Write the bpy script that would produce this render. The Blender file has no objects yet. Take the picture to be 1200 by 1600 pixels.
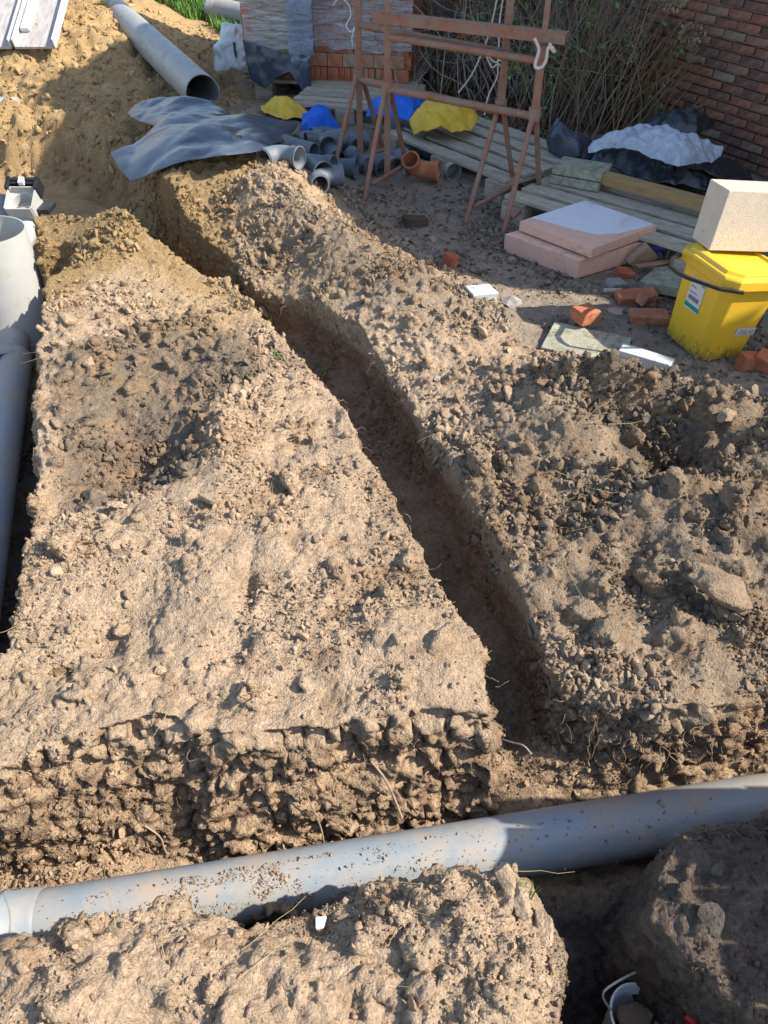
import bpy, bmesh, math, random, time
import numpy as np
from mathutils import Vector, Matrix, Euler
T0 = time.time()
random.seed(7)
RNG = np.random.default_rng(11)
SC = bpy.context.scene
COL = SC.collection

# ------------------------------------------------------------------ camera, sky, sun, exposure
PITCH = math.radians(42.0)
CAM_H = 1.7
cam_data = bpy.data.cameras.new('camera')
cam = bpy.data.objects.new('camera', cam_data)
COL.objects.link(cam)
cam.location = (0, 0, CAM_H)
cam.rotation_euler = (math.pi / 2 - PITCH, 0, 0)
cam_data.sensor_fit = 'HORIZONTAL'
cam_data.sensor_width = 36.0
cam_data.lens = 36.0
cam_data.clip_start = 0.05
cam_data.clip_end = 300
SC.camera = cam

SUN_AZ = (0.985, -0.17)          # horizontal direction towards the sun
SUN_EL = math.radians(41)
world = bpy.data.worlds.new('World')
SC.world = world
world.use_nodes = True
wn = world.node_tree
wn.nodes.clear()
sky = wn.nodes.new('ShaderNodeTexSky')
sky.sky_type = 'NISHITA'
sky.sun_disc = False
sky.sun_elevation = SUN_EL
sky.sun_rotation = math.atan2(SUN_AZ[0], SUN_AZ[1])
bg = wn.nodes.new('ShaderNodeBackground')
bg.inputs['Strength'].default_value = 0.15
wo = wn.nodes.new('ShaderNodeOutputWorld')
wn.links.new(sky.outputs[0], bg.inputs[0])
wn.links.new(bg.outputs[0], wo.inputs[0])
sun_data = bpy.data.lights.new('sun', 'SUN')
sun = bpy.data.objects.new('sun', sun_data)
COL.objects.link(sun)
sun_data.energy = 4.4
sun_data.angle = math.radians(0.5)
sun_data.color = (1.0, 0.93, 0.82)
_sd = Vector((SUN_AZ[0], SUN_AZ[1], 0)).normalized() * math.cos(SUN_EL) + Vector((0, 0, math.sin(SUN_EL)))
sun.rotation_euler = _sd.to_track_quat('Z', 'Y').to_euler()
SC.view_settings.view_transform = 'Standard'
SC.view_settings.look = 'None'
SC.view_settings.exposure = 0.88
SC.view_settings.gamma = 1
SC.view_settings.use_curve_mapping = False
SC.render.engine = 'CYCLES'
SC.cycles.max_bounces = 6
SC.cycles.diffuse_bounces = 3
SC.cycles.transparent_max_bounces = 12

# ------------------------------------------------------------------ helpers
CP, SP = math.cos(PITCH), math.sin(PITCH)
def P(px, py, z=0.0):
    """world point at height z for a position measured on the photograph (1200 x 1600)"""
    u = (px - 600) / 1200.0
    v = (800 - py) / 1200.0
    dy = CP + v * SP
    dz = -SP + v * CP
    t = (z - CAM_H) / dz
    return Vector((u * t, dy * t, z))
def PY(px, py, y):
    """world point at forward distance y"""
    u = (px - 600) / 1200.0
    v = (800 - py) / 1200.0
    dy = CP + v * SP
    dz = -SP + v * CP
    t = y / dy
    return Vector((u * t, y, CAM_H + dz * t))

def _hash(ix, iy, iz, seed):
    with np.errstate(over='ignore'):
        h = (ix.astype(np.uint32) * np.uint32(374761393) + iy.astype(np.uint32) * np.uint32(668265263)
             + iz.astype(np.uint32) * np.uint32(2147483647) + np.uint32((seed * 1274126177) & 0xffffffff))
        h = (h ^ (h >> np.uint32(13))) * np.uint32(1274126177)
        h = (h ^ (h >> np.uint32(15))) * np.uint32(2246822519)
        h = h ^ (h >> np.uint32(16))
    return h.astype(np.float32) / np.float32(4294967295.0)
def vnoise(x, y, z, seed=0):
    """value noise in -1..1"""
    x = np.asarray(x, dtype=np.float32); y = np.asarray(y, dtype=np.float32)
    z = np.zeros_like(x) + np.float32(z) if np.isscalar(z) else np.asarray(z, dtype=np.float32)
    xi = np.floor(x).astype(np.int64); yi = np.floor(y).astype(np.int64); zi = np.floor(z).astype(np.int64)
    fx = x - xi; fy = y - yi; fz = z - zi
    fx = fx * fx * (3 - 2 * fx); fy = fy * fy * (3 - 2 * fy); fz = fz * fz * (3 - 2 * fz)
    r = 0
    for a in (0, 1):
        wx = fx if a else 1 - fx
        for b in (0, 1):
            wy = fy if b else 1 - fy
            for c in (0, 1):
                wz = fz if c else 1 - fz
                r = r + wx * wy * wz * _hash(xi + a, yi + b, zi + c, seed)
    return r * 2 - 1
def fbm(x, y, z, octaves=4, seed=0, gain=0.5):
    a = 1.0; s = 0; f = 1.0; n = 0
    for o in range(octaves):
        s = s + a * vnoise(x * f + 13.7 * o, y * f - 7.1 * o, (z * f if not np.isscalar(z) else z) + 3.3 * o, seed + o)
        n += a; a *= gain; f *= 2.03
    return s / n * 1.6
def worley(x, y, z, seed=0):
    """distance to the nearest and second nearest feature point"""
    xi = np.floor(x).astype(np.int64); yi = np.floor(y).astype(np.int64); zi = np.floor(z).astype(np.int64)
    d1 = np.full(x.shape, 9.0, dtype=np.float32); d2 = d1.copy()
    for a in (-1, 0, 1):
        for b in (-1, 0, 1):
            for c in (-1, 0, 1):
                cx = xi + a; cy = yi + b; cz = zi + c
                dx = cx + _hash(cx, cy, cz, seed) - x
                dy = cy + _hash(cx, cy, cz, seed + 1) - y
                dz = cz + _hash(cx, cy, cz, seed + 2) - z
                d = dx * dx + dy * dy + dz * dz
                lo = np.minimum(d1, d)
                d2 = np.minimum(d2, np.maximum(d1, d))
                d1 = lo
    return np.sqrt(d1), np.sqrt(d2)
def sstep(a, b, x):
    t = np.clip((x - a) / (b - a), 0, 1)
    return t * t * (3 - 2 * t)
def sdf(poly, X, Y):
    """signed distance to a polygon, positive inside"""
    X = np.asarray(X, dtype=float); Y = np.asarray(Y, dtype=float)
    d = np.full(X.shape, 1e9); ins = np.zeros(X.shape, dtype=bool)
    n = len(poly)
    for i in range(n):
        x0, y0 = poly[i][0], poly[i][1]; x1, y1 = poly[(i + 1) % n][0], poly[(i + 1) % n][1]
        ex, ey = x1 - x0, y1 - y0
        wx, wy = X - x0, Y - y0
        t = np.clip((wx * ex + wy * ey) / (ex * ex + ey * ey + 1e-12), 0, 1)
        d = np.minimum(d, (wx - t * ex) ** 2 + (wy - t * ey) ** 2)
        c = ((y0 <= Y) & (y1 > Y)) | ((y1 <= Y) & (y0 > Y))
        xs = x0 + (Y - y0) * ex / (ey if abs(ey) > 1e-9 else 1e-9)
        ins ^= c & (X < xs)
    d = np.sqrt(d)
    return np.where(ins, d, -d)

# ------------------------------------------------------------------ the lie of the land
def W(pts, z=0.0):
    return [tuple(P(a, b, z)[:2]) for a, b in pts]
BANK_RIGHT = W([(775, 1130), (768, 1060), (752, 1000), (715, 965), (672, 905), (650, 850), (610, 770), (560, 700), (545, 650), (505, 590),
                (470, 560), (430, 515), (390, 470), (350, 440), (240, 400), (172, 362)])
HEAP_LEFT = W([(872, 1080), (850, 1010), (822, 950), (770, 860), (728, 780), (690, 715), (655, 650), (610, 585), (560, 530), (480, 478),
               (400, 450)]) + [(-0.80, 3.80), (-1.08, 4.10), (-1.42, 4.75)]
T1 = BANK_RIGHT + HEAP_LEFT[::-1] + W([(884, 1210), (792, 1210)])
BANK_FRONT = W([(-40, 1205), (20, 1195), (110, 1160), (230, 1140), (350, 1150), (480, 1140), (600, 1130), (700, 1120), (775, 1130)])
HEAP_FRONT = W([(872, 1080), (960, 1112), (1060, 1125), (1140, 1105), (1240, 1075), (1330, 1050)])
MOUND_EDGE = W([(-150, 1480), (0, 1455), (120, 1436), (230, 1412), (330, 1404), (440, 1410), (540, 1372), (580, 1352), (640, 1362), (690, 1342),
                (740, 1340), (800, 1345), (850, 1395), (875, 1440), (890, 1500), (898, 1560), (905, 1640), (915, 1740)], 0.0)
HEAP2_EDGE = W([(1420, 1720), (1290, 1700), (1160, 1600), (1070, 1530), (985, 1440), (990, 1390), (1030, 1330), (1075, 1290), (1130, 1268), (1200, 1250), (1330, 1215)])
T2 = [(-2.6, 1.15), (-1.5, 1.08)] + BANK_FRONT + HEAP_FRONT + [(3.2, 1.35), (3.2, .95)] + HEAP2_EDGE[::-1] + MOUND_EDGE[::-1] + [(-2.6, .55)]
BANK_LEFT = W([(-40, 1205), (-25, 1100), (5, 1010), (28, 930), (42, 850), (50, 700), (55, 600), (60, 500)]) + W([(72, 440), (64, 390), (50, 340)])
T3 = [(-3.4, 1.0)] + BANK_LEFT + [(-2.1, 4.62), (-2.1, 5.0), (-3.6, 5.0)]
PIT = [(-4.2, 4.55), (-2.12, 4.55), (-1.95, 4.6), (-1.66, 4.45), (-1.5, 4.3), (-1.36, 4.7), (-1.55, 5.2), (-1.85, 5.75), (-2.2, 6.12), (-4.2, 6.35)]
def gauss(X, Y, c, sx, sy, rot=0.0, p=1.0):
    ca, sa = math.cos(rot), math.sin(rot)
    dx = X - c[0]; dy = Y - c[1]
    a = (dx * ca + dy * sa) / sx; b = (-dx * sa + dy * ca) / sy
    return np.exp(-(a * a + b * b) ** p)
def ridge(X, Y, pts, w, p=1.0):
    """height falls off with the distance to a polyline of (x, y, amplitude)"""
    best = np.zeros(X.shape)
    for i in range(len(pts) - 1):
        x0, y0, a0 = pts[i]; x1, y1, a1 = pts[i + 1]
        ex, ey = x1 - x0, y1 - y0
        t = np.clip(((X - x0) * ex + (Y - y0) * ey) / (ex * ex + ey * ey), 0, 1)
        d = np.hypot(X - x0 - t * ex, Y - y0 - t * ey)
        best = np.maximum(best, (a0 + (a1 - a0) * t) * np.exp(-(d / w) ** (2 * p)))
    return best
def PR(l, z=0.0):
    return [(P(a, b, z)[0], P(a, b, z)[1], h) for a, b, h in l]
SAND_RIDGE = PR([(215, 318, .20), (290, 285, .27), (380, 262, .30), (430, 270, .24)], .2) + [(-.75, 5.0, .22)]
SPOIL_RIDGE = PR([(425, 330, .26), (500, 365, .22), (570, 405, .20), (640, 445, .17), (700, 480, .10), (750, 505, .04)], .14)
def macro(X, Y):
    X = np.asarray(X, dtype=float); Y = np.asarray(Y, dtype=float)
    z = 0.012 * fbm(X * 1.3, Y * 1.3, 0, 3, 5)
    # spoil ridge and yellow sand heap beyond the narrow trench
    z = z + ridge(X, Y, SPOIL_RIDGE, .24)
    z = z + ridge(X, Y, SAND_RIDGE, .34) * .9
    z = z + gauss(X, Y, (-1.05, 5.5), .55, .9) * .15
    # right-hand spoil heap with its hollow
    for (a, b, zz, sx, sy, rot, h) in (
        (900, 640, .1, .30, .26, 0, .12), (1130, 700, .1, .5, .30, 0, .12), (1000, 900, .0, .50, .40, 0, .05),
        (1030, 600, .2, .33, .07, -.25, .19), (1190, 690, .2, .20, .12, -.4, .16), (880, 585, .1, .18, .08, .1, .07),
        (1130, 850, .05, .24, .20, 0, .06), (800, 590, .05, .20, .10, 0, .06),
        (1060, 700, .1, .20, .12, 0, -.32), (1000, 650, .1, .18, .09, 0, -.13)):
        c = P(a, b, zz)
        z = z + h * gauss(X, Y, c, sx, sy, rot)
    # middle bank: ridge, hollow, cloddy hump, footprints
    for (a, b, sx, sy, rot, h) in (
        (205, 690, .21, .27, .3, -.145), (130, 570, .12, .14, 0, .05), (350, 560, .16, .10, -.6, .08), (352, 690, .08, .24, .25, .09),
        (240, 790, .30, .07, .1, .045), (300, 890, .30, .16, 0, .03), (600, 1000, .14, .12, 0, .035), (700, 1060, .09, .09, 0, .03),
        (90, 780, .07, .13, 0, -.06), (150, 800, .07, .05, 0, -.04), (388, 925, .022, .075, .1, -.045), (365, 1010, .05, .08, 0, -.025), (90, 1045, .03, .03, 0, -.06),
        (160, 1000, .06, .05, 0, -.05), (200, 960, .10, .06, 0, -.03), (560, 940, .10, .05, .3, -.02), (330, 1100, .07, .05, 0, -.04), (140, 470, .16, .16, 0, .03), (480, 1080, .10, .05, 0, -.03), (520, 760, .15, .25, .3, .03)):
        c = P(a, b, 0)
        z = z + h * gauss(X, Y, c, sx, sy, rot)
    # front mound and dark heap on the right of it
    for (a, b, sx, sy, rot, h) in ((690, 1400, .10, .07, 0, .05), (570, 1400, .09, .06, 0, .045), (300, 1530, .3, .10, 0, .03), (480, 1450, .10, .05, 0, -.03), (250, 1640, .09, .06, 0, -.05), (560, 1600, .06, .10, 0, -.02), (100, 1600, .12, .1, 0, .03),
                                   (1130, 1430, .22, .2, 0, .04), (1100, 1560, .08, .1, 0, .03)):
        c = P(a, b, 0)
        z = z + h * gauss(X, Y, c, sx, sy, rot)
    # far land: rough sand rising past the pit, bank of bright sand, flat by the concrete troughs
    z = z + sstep(6.1, 7.4, Y) * sstep(-1.2, -2.4, X) * .10
    z = z + sstep(7.25, 8.05, Y) * sstep(-1.9, -2.9, X) * .24
    z = z - gauss(X, Y, (-3.3, 7.0), .7, .28) * .16
    # bumpy where spoil lies
    hp = gauss(X, Y, (1.1, 1.9), .85, .8, 0, 2)
    sp = np.maximum.reduce([gauss(X, Y, (1.05, 2.0), 1.0, .9, 0, 2), gauss(X, Y, (-.5, 2.2), .9, 1.4, 0, 2) * .75, gauss(X, Y, (0, .4), 1.6, .4, 0, 2) * .8,
                            gauss(X, Y, (-.4, 3.8), 1.2, .5, -.4, 2) * .8, sstep(4.6, 5.2, Y) * sstep(-.7, -1.4, X) * sstep(9.5, 8.5, Y)])
    z = z + sp * (0.045 * fbm(X * 4.2, Y * 4.2, 0, 4, 21) + .022 * np.abs(vnoise(X * 9, Y * 9, 0, 33)) + .016 * (.4 - np.abs(vnoise(X * 15, Y * 15, 0, 35)))) + hp * .05 * (.35 - np.abs(vnoise(X * 5.5, Y * 5.5, 0, 36))) - .05 * np.exp(-(np.minimum(sdf(MOUND_EDGE + [(1.0, 0), (-2.0, 0)], X, Y), .5) / .09) ** 2) * (Y < .9)
    return z
def height(X, Y):
    X = np.asarray(X, dtype=float); Y = np.asarray(Y, dtype=float)
    z = macro(X, Y)
    e = .022 * fbm(X * 6, Y * 6, 0, 3, 41) + .010 * vnoise(X * 27, Y * 27, 0, 42)
    # narrow trench (its floor climbs a little towards the pit)
    s = sdf(T1, X, Y) + e * .6
    f1 = -.215 - .05 * sstep(1.5, 1.15, Y) - .16 * sstep(3.2, 4.4, Y) + .018 * fbm(X * 5, Y * 5, 0, 3, 51)
    f1 = f1 + .05 * np.exp(-((sdf(T1, X, Y)) / .05) ** 2)
    k = sstep(-.008, .024, s)
    z = z * (1 - k) + f1 * k
    # pipe trench in front
    s = sdf(T2, X, Y) + e * .9 + .030 * fbm(X * 3.1 + 9, Y * 3.1, 0, 2, 44) * sstep(.86, .93, Y)
    f2 = -.43 + .17 * sstep(.25, .55, X) * sstep(.98, 1.16, Y) + .03 * fbm(X * 6, Y * 6, 0, 3, 52) + .05 * sstep(.93, 1.0, Y)
    f2 = f2 + .04 * gauss(X, Y, P(800, 1240, -.45), .09, .07)
    wd = .028 + .135 * sstep(.42, .25, X) * sstep(.86, .93, Y)
    k = np.clip((s + .012) / (wd + .012), 0, 1) ** .8
    z = np.where(k > 0, np.minimum(z, z * (1 - k) + f2 * k), z)
    # left pipe trench
    c = P(78, 412, 0)
    s = np.maximum(sdf(T3, X, Y), .13 - np.hypot(X - c[0], (Y - c[1]) * .8)) + e * .7
    f3 = -.54 + .02 * fbm(X * 6, Y * 6, 0, 3, 53)
    k = sstep(-.015, .04, s)
    z = np.where(k > 0, np.minimum(z, z * (1 - k) + f3 * k), z)
    # pit
    s = sdf(PIT, X, Y) + e * 2.0
    k = sstep(-.14, .16, s)
    f4 = -.40 + .012 * fbm(X * 3, Y * 3, 0, 3, 54)
    z = np.where(k > 0, np.minimum(z, z * (1 - k) + f4 * k), z)
    return z

def halfw(Y):
    return 1.08 + .39 * Y
NY0, NY1 = .22, 4.75
VOX = .0078
def near_mesh():
    ny = int((NY1 - NY0) / .011)
    nx = 360
    ys = np.linspace(NY0, NY1, ny)
    us = np.linspace(-1, 1, nx)
    U, Yg = np.meshgrid(us, ys)
    Xg = U * halfw(Yg)
    Zg = height(Xg, Yg)
    return Xg, Yg, Zg
def mesh_np(name, verts, faces):
    me = bpy.data.meshes.new(name)
    verts = np.asarray(verts, dtype=np.float32)
    faces = np.asarray(faces, dtype=np.int32)
    me.vertices.add(len(verts)); me.vertices.foreach_set('co', verts.ravel())
    n, k = faces.shape
    me.loops.add(n * k); me.loops.foreach_set('vertex_index', faces.ravel())
    me.polygons.add(n)
    me.polygons.foreach_set('loop_start', np.arange(0, n * k, k, dtype=np.int32))
    me.polygons.foreach_set('loop_total', np.full(n, k, dtype=np.int32))
    me.update(calc_edges=True)
    return me
def grid_faces(nr, nc, off=0):
    i = np.arange(nr - 1)[:, None] * nc + np.arange(nc - 1)[None, :]
    i = i.ravel() + off
    return np.stack([i, i + 1, i + nc + 1, i + nc], 1)

# clod prototypes: broken, slightly faceted lumps
def ico(sub):
    bm = bmesh.new()
    bmesh.ops.create_icosphere(bm, subdivisions=sub, radius=1)
    v = np.array([q.co[:] for q in bm.verts]); f = np.array([[w.index for w in q.verts] for q in bm.faces])
    bm.free()
    return v, f
def clod_shape(sub, seed, rough=.10, facets=14, squash=True):
    v, f = ico(sub)
    r = np.random.default_rng(seed)
    # cut by random planes gives flat broken faces
    for _ in range(facets):
        n = r.normal(size=3); n /= np.linalg.norm(n)
        h = r.uniform(.40, .74)
        d = v @ n
        m = d > h
        v[m] -= np.outer(d[m] - h, n) * 1.0
    nn = fbm(v[:, 0] * 1.7 + seed, v[:, 1] * 1.7, v[:, 2] * 1.7, 4, seed, .6)
    v = v * (1 + rough * nn)[:, None]
    if squash:
        v = v * np.array([1, r.uniform(.7, 1), r.uniform(.5, .85)])
    return v, f
# where clods lie: (polygon in the photograph, count, smallest, largest, power)
CL_BANK = [(70, 480), (420, 520), (640, 850), (760, 1080), (600, 1120), (300, 1130), (0, 1160), (50, 900), (60, 600)]
CL_HOLLOW = [(90, 520), (300, 480), (420, 580), (330, 760), (90, 800), (60, 650)]
CL_HEAP = [(760, 560), (1060, 575), (1200, 650), (1330, 700), (1330, 1040), (900, 1060), (800, 900), (700, 700), (690, 600)]
CL_RIDGE = [(330, 310), (450, 300), (620, 400), (760, 490), (760, 560), (690, 640), (560, 520), (420, 430), (330, 390)]
CL_MOUND = [(0, 1460), (580, 1350), (800, 1340), (890, 1500), (890, 1600), (0, 1600)]
CL_DARK = [(990, 1400), (1200, 1250), (1260, 1600), (1030, 1600)]
CL_FRONT = [(0, 1330), (500, 1290), (760, 1200), (1200, 1150), (1200, 1220), (800, 1290), (500, 1350), (0, 1420)]
CL_FLOOR = [(520, 560), (600, 620), (720, 820), (850, 1080), (860, 1180), (800, 1180), (770, 1000), (640, 790), (560, 650)]
CL_FLOOR2 = [(820, 1350), (980, 1330), (990, 1500), (1010, 1600), (910, 1600), (890, 1480)]
CL_YARD = [(640, 330), (900, 480), (1200, 600), (1200, 650), (1080, 590), (850, 560), (760, 470), (560, 340), (520, 310), (640, 300)]
CL_PIT = [(0, 210), (170, 170), (340, 190), (200, 300), (140, 290), (0, 262)]
CL_FAR = [(0, 75), (130, 80), (170, 170), (0, 160)]
CL_SAND = [(170, 330), (200, 290), (380, 240), (460, 300), (380, 400), (250, 380)]
CL_NOSE = [(50, 340), (160, 345), (240, 400), (400, 500), (300, 520), (80, 460)]
def inpoly(poly, n, rng, z=0.0):
    q = W(poly, z)
    xs = [a for a, b in q]; ys = [b for a, b in q]
    out = []
    tot = 0
    while tot < n:
        X = rng.uniform(min(xs), max(xs), n * 3); Y = rng.uniform(min(ys), max(ys), n * 3)
        m = sdf(q, X, Y) > 0
        out.append(np.stack([X[m], Y[m]], 1)); tot += m.sum()
    return np.concatenate(out)[:n]
def powr(n, lo, hi, p, rng):
    u = rng.uniform(0, 1, n)
    return (lo ** (1 - p) + u * (hi ** (1 - p) - lo ** (1 - p))) ** (1 / (1 - p))
# ------------------------------------------------------------------ soil colour by place (dry crust, damp cut, yellow sand, painted shade)
SAND_POLYS = [(W([(0, 0), (330, 0), (400, 150), (470, 250), (455, 320), (330, 400), (385, 480), (260, 470), (160, 440), (60, 480), (-400, 500), (-500, 0)]), .22)]
DRY = np.array((.475, .350, .238)); DAMP = np.array((.155, .104, .068)); SANDC = np.array((.43, .295, .145)); HUMUS_AND_SHADE = np.array((.200, .160, .120)); DARK = np.array((.115, .085, .066))  # the humus and dark tones also stand in for shade
CLAY = np.array((.29, .205, .130))
T_BANKTOP = None
def soil_colour(x, y, z, nz):
    x = np.asarray(x, dtype=float); y = np.asarray(y, dtype=float)
    n1 = fbm(x * 2.6, y * 2.6, z * 2.6, 4, 71); n2 = fbm(x * 14, y * 14, z * 14, 3, 72); n3 = fbm(x * 60, y * 60, z * 60, 2, 73)
    sand = np.clip(.5 + sdf(SAND_POLYS[0][0], x, y) / .30 + n1 * .8 + n2 * .25, 0, 1)
    sand = np.maximum(sand, .35 * np.clip(gauss(x, y, P(350, 470, 0), .5, .35) * 1.6 + n1 * .6, 0, 1))
    # loose dark humus in the yard, right of the spoil ridge
    yard = np.clip(sdf(YARD_POLY, x, y) / .12 + .4 + n1 * .5, 0, 1)
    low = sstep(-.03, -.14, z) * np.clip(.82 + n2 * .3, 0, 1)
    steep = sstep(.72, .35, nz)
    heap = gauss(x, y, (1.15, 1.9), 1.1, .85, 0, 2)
    ridge_ = gauss(x, y, P(560, 420, .1), .75, .33, -.62, 2)
    shadez = np.clip(.5 + sdf(SHADE_POLY, x, y) / .08 + n1 * .4, 0, 1)
    c = DRY[None, :] * (1 + .14 * n1 + .12 * n2 + .10 * n3)[:, None]
    def mix(c, b, t):
        return c * (1 - t[:, None]) + b * t[:, None]
    c = mix(c, HUMUS_AND_SHADE * .74, np.clip(heap * (.80 + .45 * n2 + .25 * n1), 0, .95))  # browner soil of the right heap, with some of its shade painted in
    c = mix(c, HUMUS_AND_SHADE * 1.12, np.clip(ridge_ * (.95 + .5 * n2), 0, 1))
    hol = np.clip(sdf(HOLLOW_SHADE_POLY, x, y) / .06 + .3 + n1 * .6 + n2 * .3, 0, 1)
    c = mix(c, HUMUS_AND_SHADE * .85, hol * .9)  # shade of the left bank hollow painted into the soil colour
    hol2 = np.clip(sdf(HOLLOW2_SHADE_POLY, x, y) / .07 + .2 + n1 * .7 + n2 * .4, 0, 1)
    c = mix(c, HUMUS_AND_SHADE * .72, hol2 * .85)  # shade in the right heap's hollow, also put into the colour
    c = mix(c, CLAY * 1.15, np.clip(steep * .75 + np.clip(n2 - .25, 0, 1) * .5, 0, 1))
    sand_shade = 1 - .26 * np.clip(gauss(x, y, (-1.2, 4.9), 1.1, 1.3, 0, 2) * 1.2 + n1 * .4, 0, 1)  # darkens the sand heap: its shade is part of the colour
    c = mix(c, (SANDC[None, :] * sand_shade[:, None] * (1 + .12 * n2 + .1 * n3)[:, None]), sand)
    c = mix(c, SANDC * np.array((.60, .56, .55)), sand * steep * .8)
    c = mix(c, 1.55 * HUMUS_AND_SHADE[None, :] * (1 + .2 * n2 + .15 * n3)[:, None], yard)
    pt_ = np.clip((n1 * .55 + n2 * .75 + n3 * .35 - .12) * 1.5, 0, .62)
    c = mix(c, np.array((.275, .180, .112)), pt_ * (1 - sand) * (1 - yard * .7))
    c = mix(c, SANDC * np.array((.66, .60, .52)), pt_ * sand * .45)
    face = np.clip((sdf(T2, x, y) - .0) / .015, 0, 1) * sstep(-.01, -.06, z) * sstep(-.41, -.36, z) * np.clip(.9 + n2 * .5, 0, 1)
    c = mix(c, np.array((.27, .178, .108))[None] * (1 + .25 * n2)[:, None], face * (1 - sand))
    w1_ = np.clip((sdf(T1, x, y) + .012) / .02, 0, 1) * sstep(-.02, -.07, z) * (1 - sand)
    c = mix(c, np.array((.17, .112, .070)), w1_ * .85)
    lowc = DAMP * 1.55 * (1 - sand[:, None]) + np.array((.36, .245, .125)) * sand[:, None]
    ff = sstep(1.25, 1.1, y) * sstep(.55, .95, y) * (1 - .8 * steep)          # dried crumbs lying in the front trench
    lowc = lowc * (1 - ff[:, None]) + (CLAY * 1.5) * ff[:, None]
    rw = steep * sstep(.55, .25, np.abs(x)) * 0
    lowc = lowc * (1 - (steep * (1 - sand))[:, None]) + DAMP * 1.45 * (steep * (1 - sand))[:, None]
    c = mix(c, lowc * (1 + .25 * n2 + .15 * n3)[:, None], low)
    c = mix(c, DARK[None, :] * (1 + .3 * n2 + .2 * n3)[:, None], shadez * np.clip(.9 - np.clip(n1 - .55, 0, 1) * 3, 0, 1))  # cast shade on the lower right heap and gap painted as darker soil
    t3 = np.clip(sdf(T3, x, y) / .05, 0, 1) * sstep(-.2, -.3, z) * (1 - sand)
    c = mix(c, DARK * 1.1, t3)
    return np.clip(c, .02, .8)
HOLLOW2_SHADE_POLY = W([(880, 600), (980, 590), (1080, 610), (1110, 680), (1080, 740), (960, 730), (880, 690)])
HOLLOW_SHADE_POLY = W([(95, 550), (200, 520), (310, 490), (400, 540), (430, 590), (320, 640), (325, 750), (160, 790), (90, 800), (75, 650)])
YARD_POLY = W([(470, 250), (450, 300), (560, 345), (680, 420), (770, 490), (770, 530), (870, 570), (1060, 580), (1200, 650), (1500, 700)]) + [(5, 4), (5, 9), (-.2, 8.4), (-1.2, 6.4)]
SHADE_POLY = W([(830, 1340), (960, 1310), (1060, 1285), (1210, 1240), (1500, 1200), (1500, 1800), (905, 1800), (890, 1500), (850, 1400)])

def mat_new(name):
    m = bpy.data.materials.new(name); m.use_nodes = True
    nt = m.node_tree
    b = nt.nodes['Principled BSDF']
    return m, nt, b
def N(nt, kind, **kw):
    n = nt.nodes.new(kind)
    for k, v in kw.items():
        if k.startswith('i_'):
            n.inputs[k[2:]].default_value = v
        else:
            setattr(n, k, v)
    return n
def soil_material(name, instancer=False, bump=1.0, obj=False):
    m, nt, b = mat_new(name)
    L = nt.links.new
    at = N(nt, 'ShaderNodeAttribute', attribute_name='soil', attribute_type='INSTANCER' if instancer else 'GEOMETRY')
    tc = N(nt, 'ShaderNodeTexCoord')
    geo = N(nt, 'ShaderNodeNewGeometry')
    co = tc.outputs['Object'] if instancer else geo.outputs['Position']
    s = .035 if instancer else 1.0
    n1 = N(nt, 'ShaderNodeTexNoise', i_Scale=90.0 * s, i_Detail=6.0, i_Roughness=.7)
    n2 = N(nt, 'ShaderNodeTexNoise', i_Scale=420.0 * s, i_Detail=3.0, i_Roughness=.7)
    vo = N(nt, 'ShaderNodeTexVoronoi', i_Scale=150.0 * s); vo.feature = 'F1'
    for n in (n1, n2, vo): L(co, n.inputs['Vector'])
    r1 = N(nt, 'ShaderNodeMapRange', i_1=.3, i_2=.7, i_3=.76, i_4=1.2) if False else N(nt, 'ShaderNodeMapRange')
    r1.inputs[1].default_value = .3; r1.inputs[2].default_value = .7; r1.inputs[3].default_value = .68; r1.inputs[4].default_value = 1.28
    L(n1.outputs['Fac'], r1.inputs[0])
    mx = N(nt, 'ShaderNodeVectorMath', operation='SCALE')
    L(at.outputs['Color'], mx.inputs[0]); L(r1.outputs[0], mx.inputs['Scale'])
    r2 = N(nt, 'ShaderNodeMapRange'); r2.inputs[1].default_value = .3; r2.inputs[2].default_value = .7; r2.inputs[3].default_value = .74; r2.inputs[4].default_value = 1.24
    L(n2.outputs['Fac'], r2.inputs[0])
    mx2 = N(nt, 'ShaderNodeVectorMath', operation='SCALE')
    L(mx.outputs[0], mx2.inputs[0]); L(r2.outputs[0], mx2.inputs['Scale'])
    L(mx2.outputs[0], b.inputs['Base Color'])
    b.inputs['Roughness'].default_value = .95
    b.inputs['Specular IOR Level'].default_value = .15
    ad = N(nt, 'ShaderNodeMath', operation='MULTIPLY_ADD'); ad.inputs[1].default_value = -.45
    L(vo.outputs['Distance'], ad.inputs[0]); L(n1.outputs['Fac'], ad.inputs[2])
    ad2 = N(nt, 'ShaderNodeMath', operation='MULTIPLY_ADD'); ad2.inputs[1].default_value = .35
    L(n2.outputs['Fac'], ad2.inputs[0]); L(ad.outputs[0], ad2.inputs[2])
    bp = N(nt, 'ShaderNodeBump'); bp.inputs['Strength'].default_value = .9 * bump; bp.inputs['Distance'].default_value = .010
    L(ad2.outputs[0], bp.inputs['Height']); L(bp.outputs[0], b.inputs['Normal'])
    return m
M_SOIL = soil_material('soil')
M_CLOD = soil_material('soil_clod', instancer=True, bump=.7)

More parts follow.
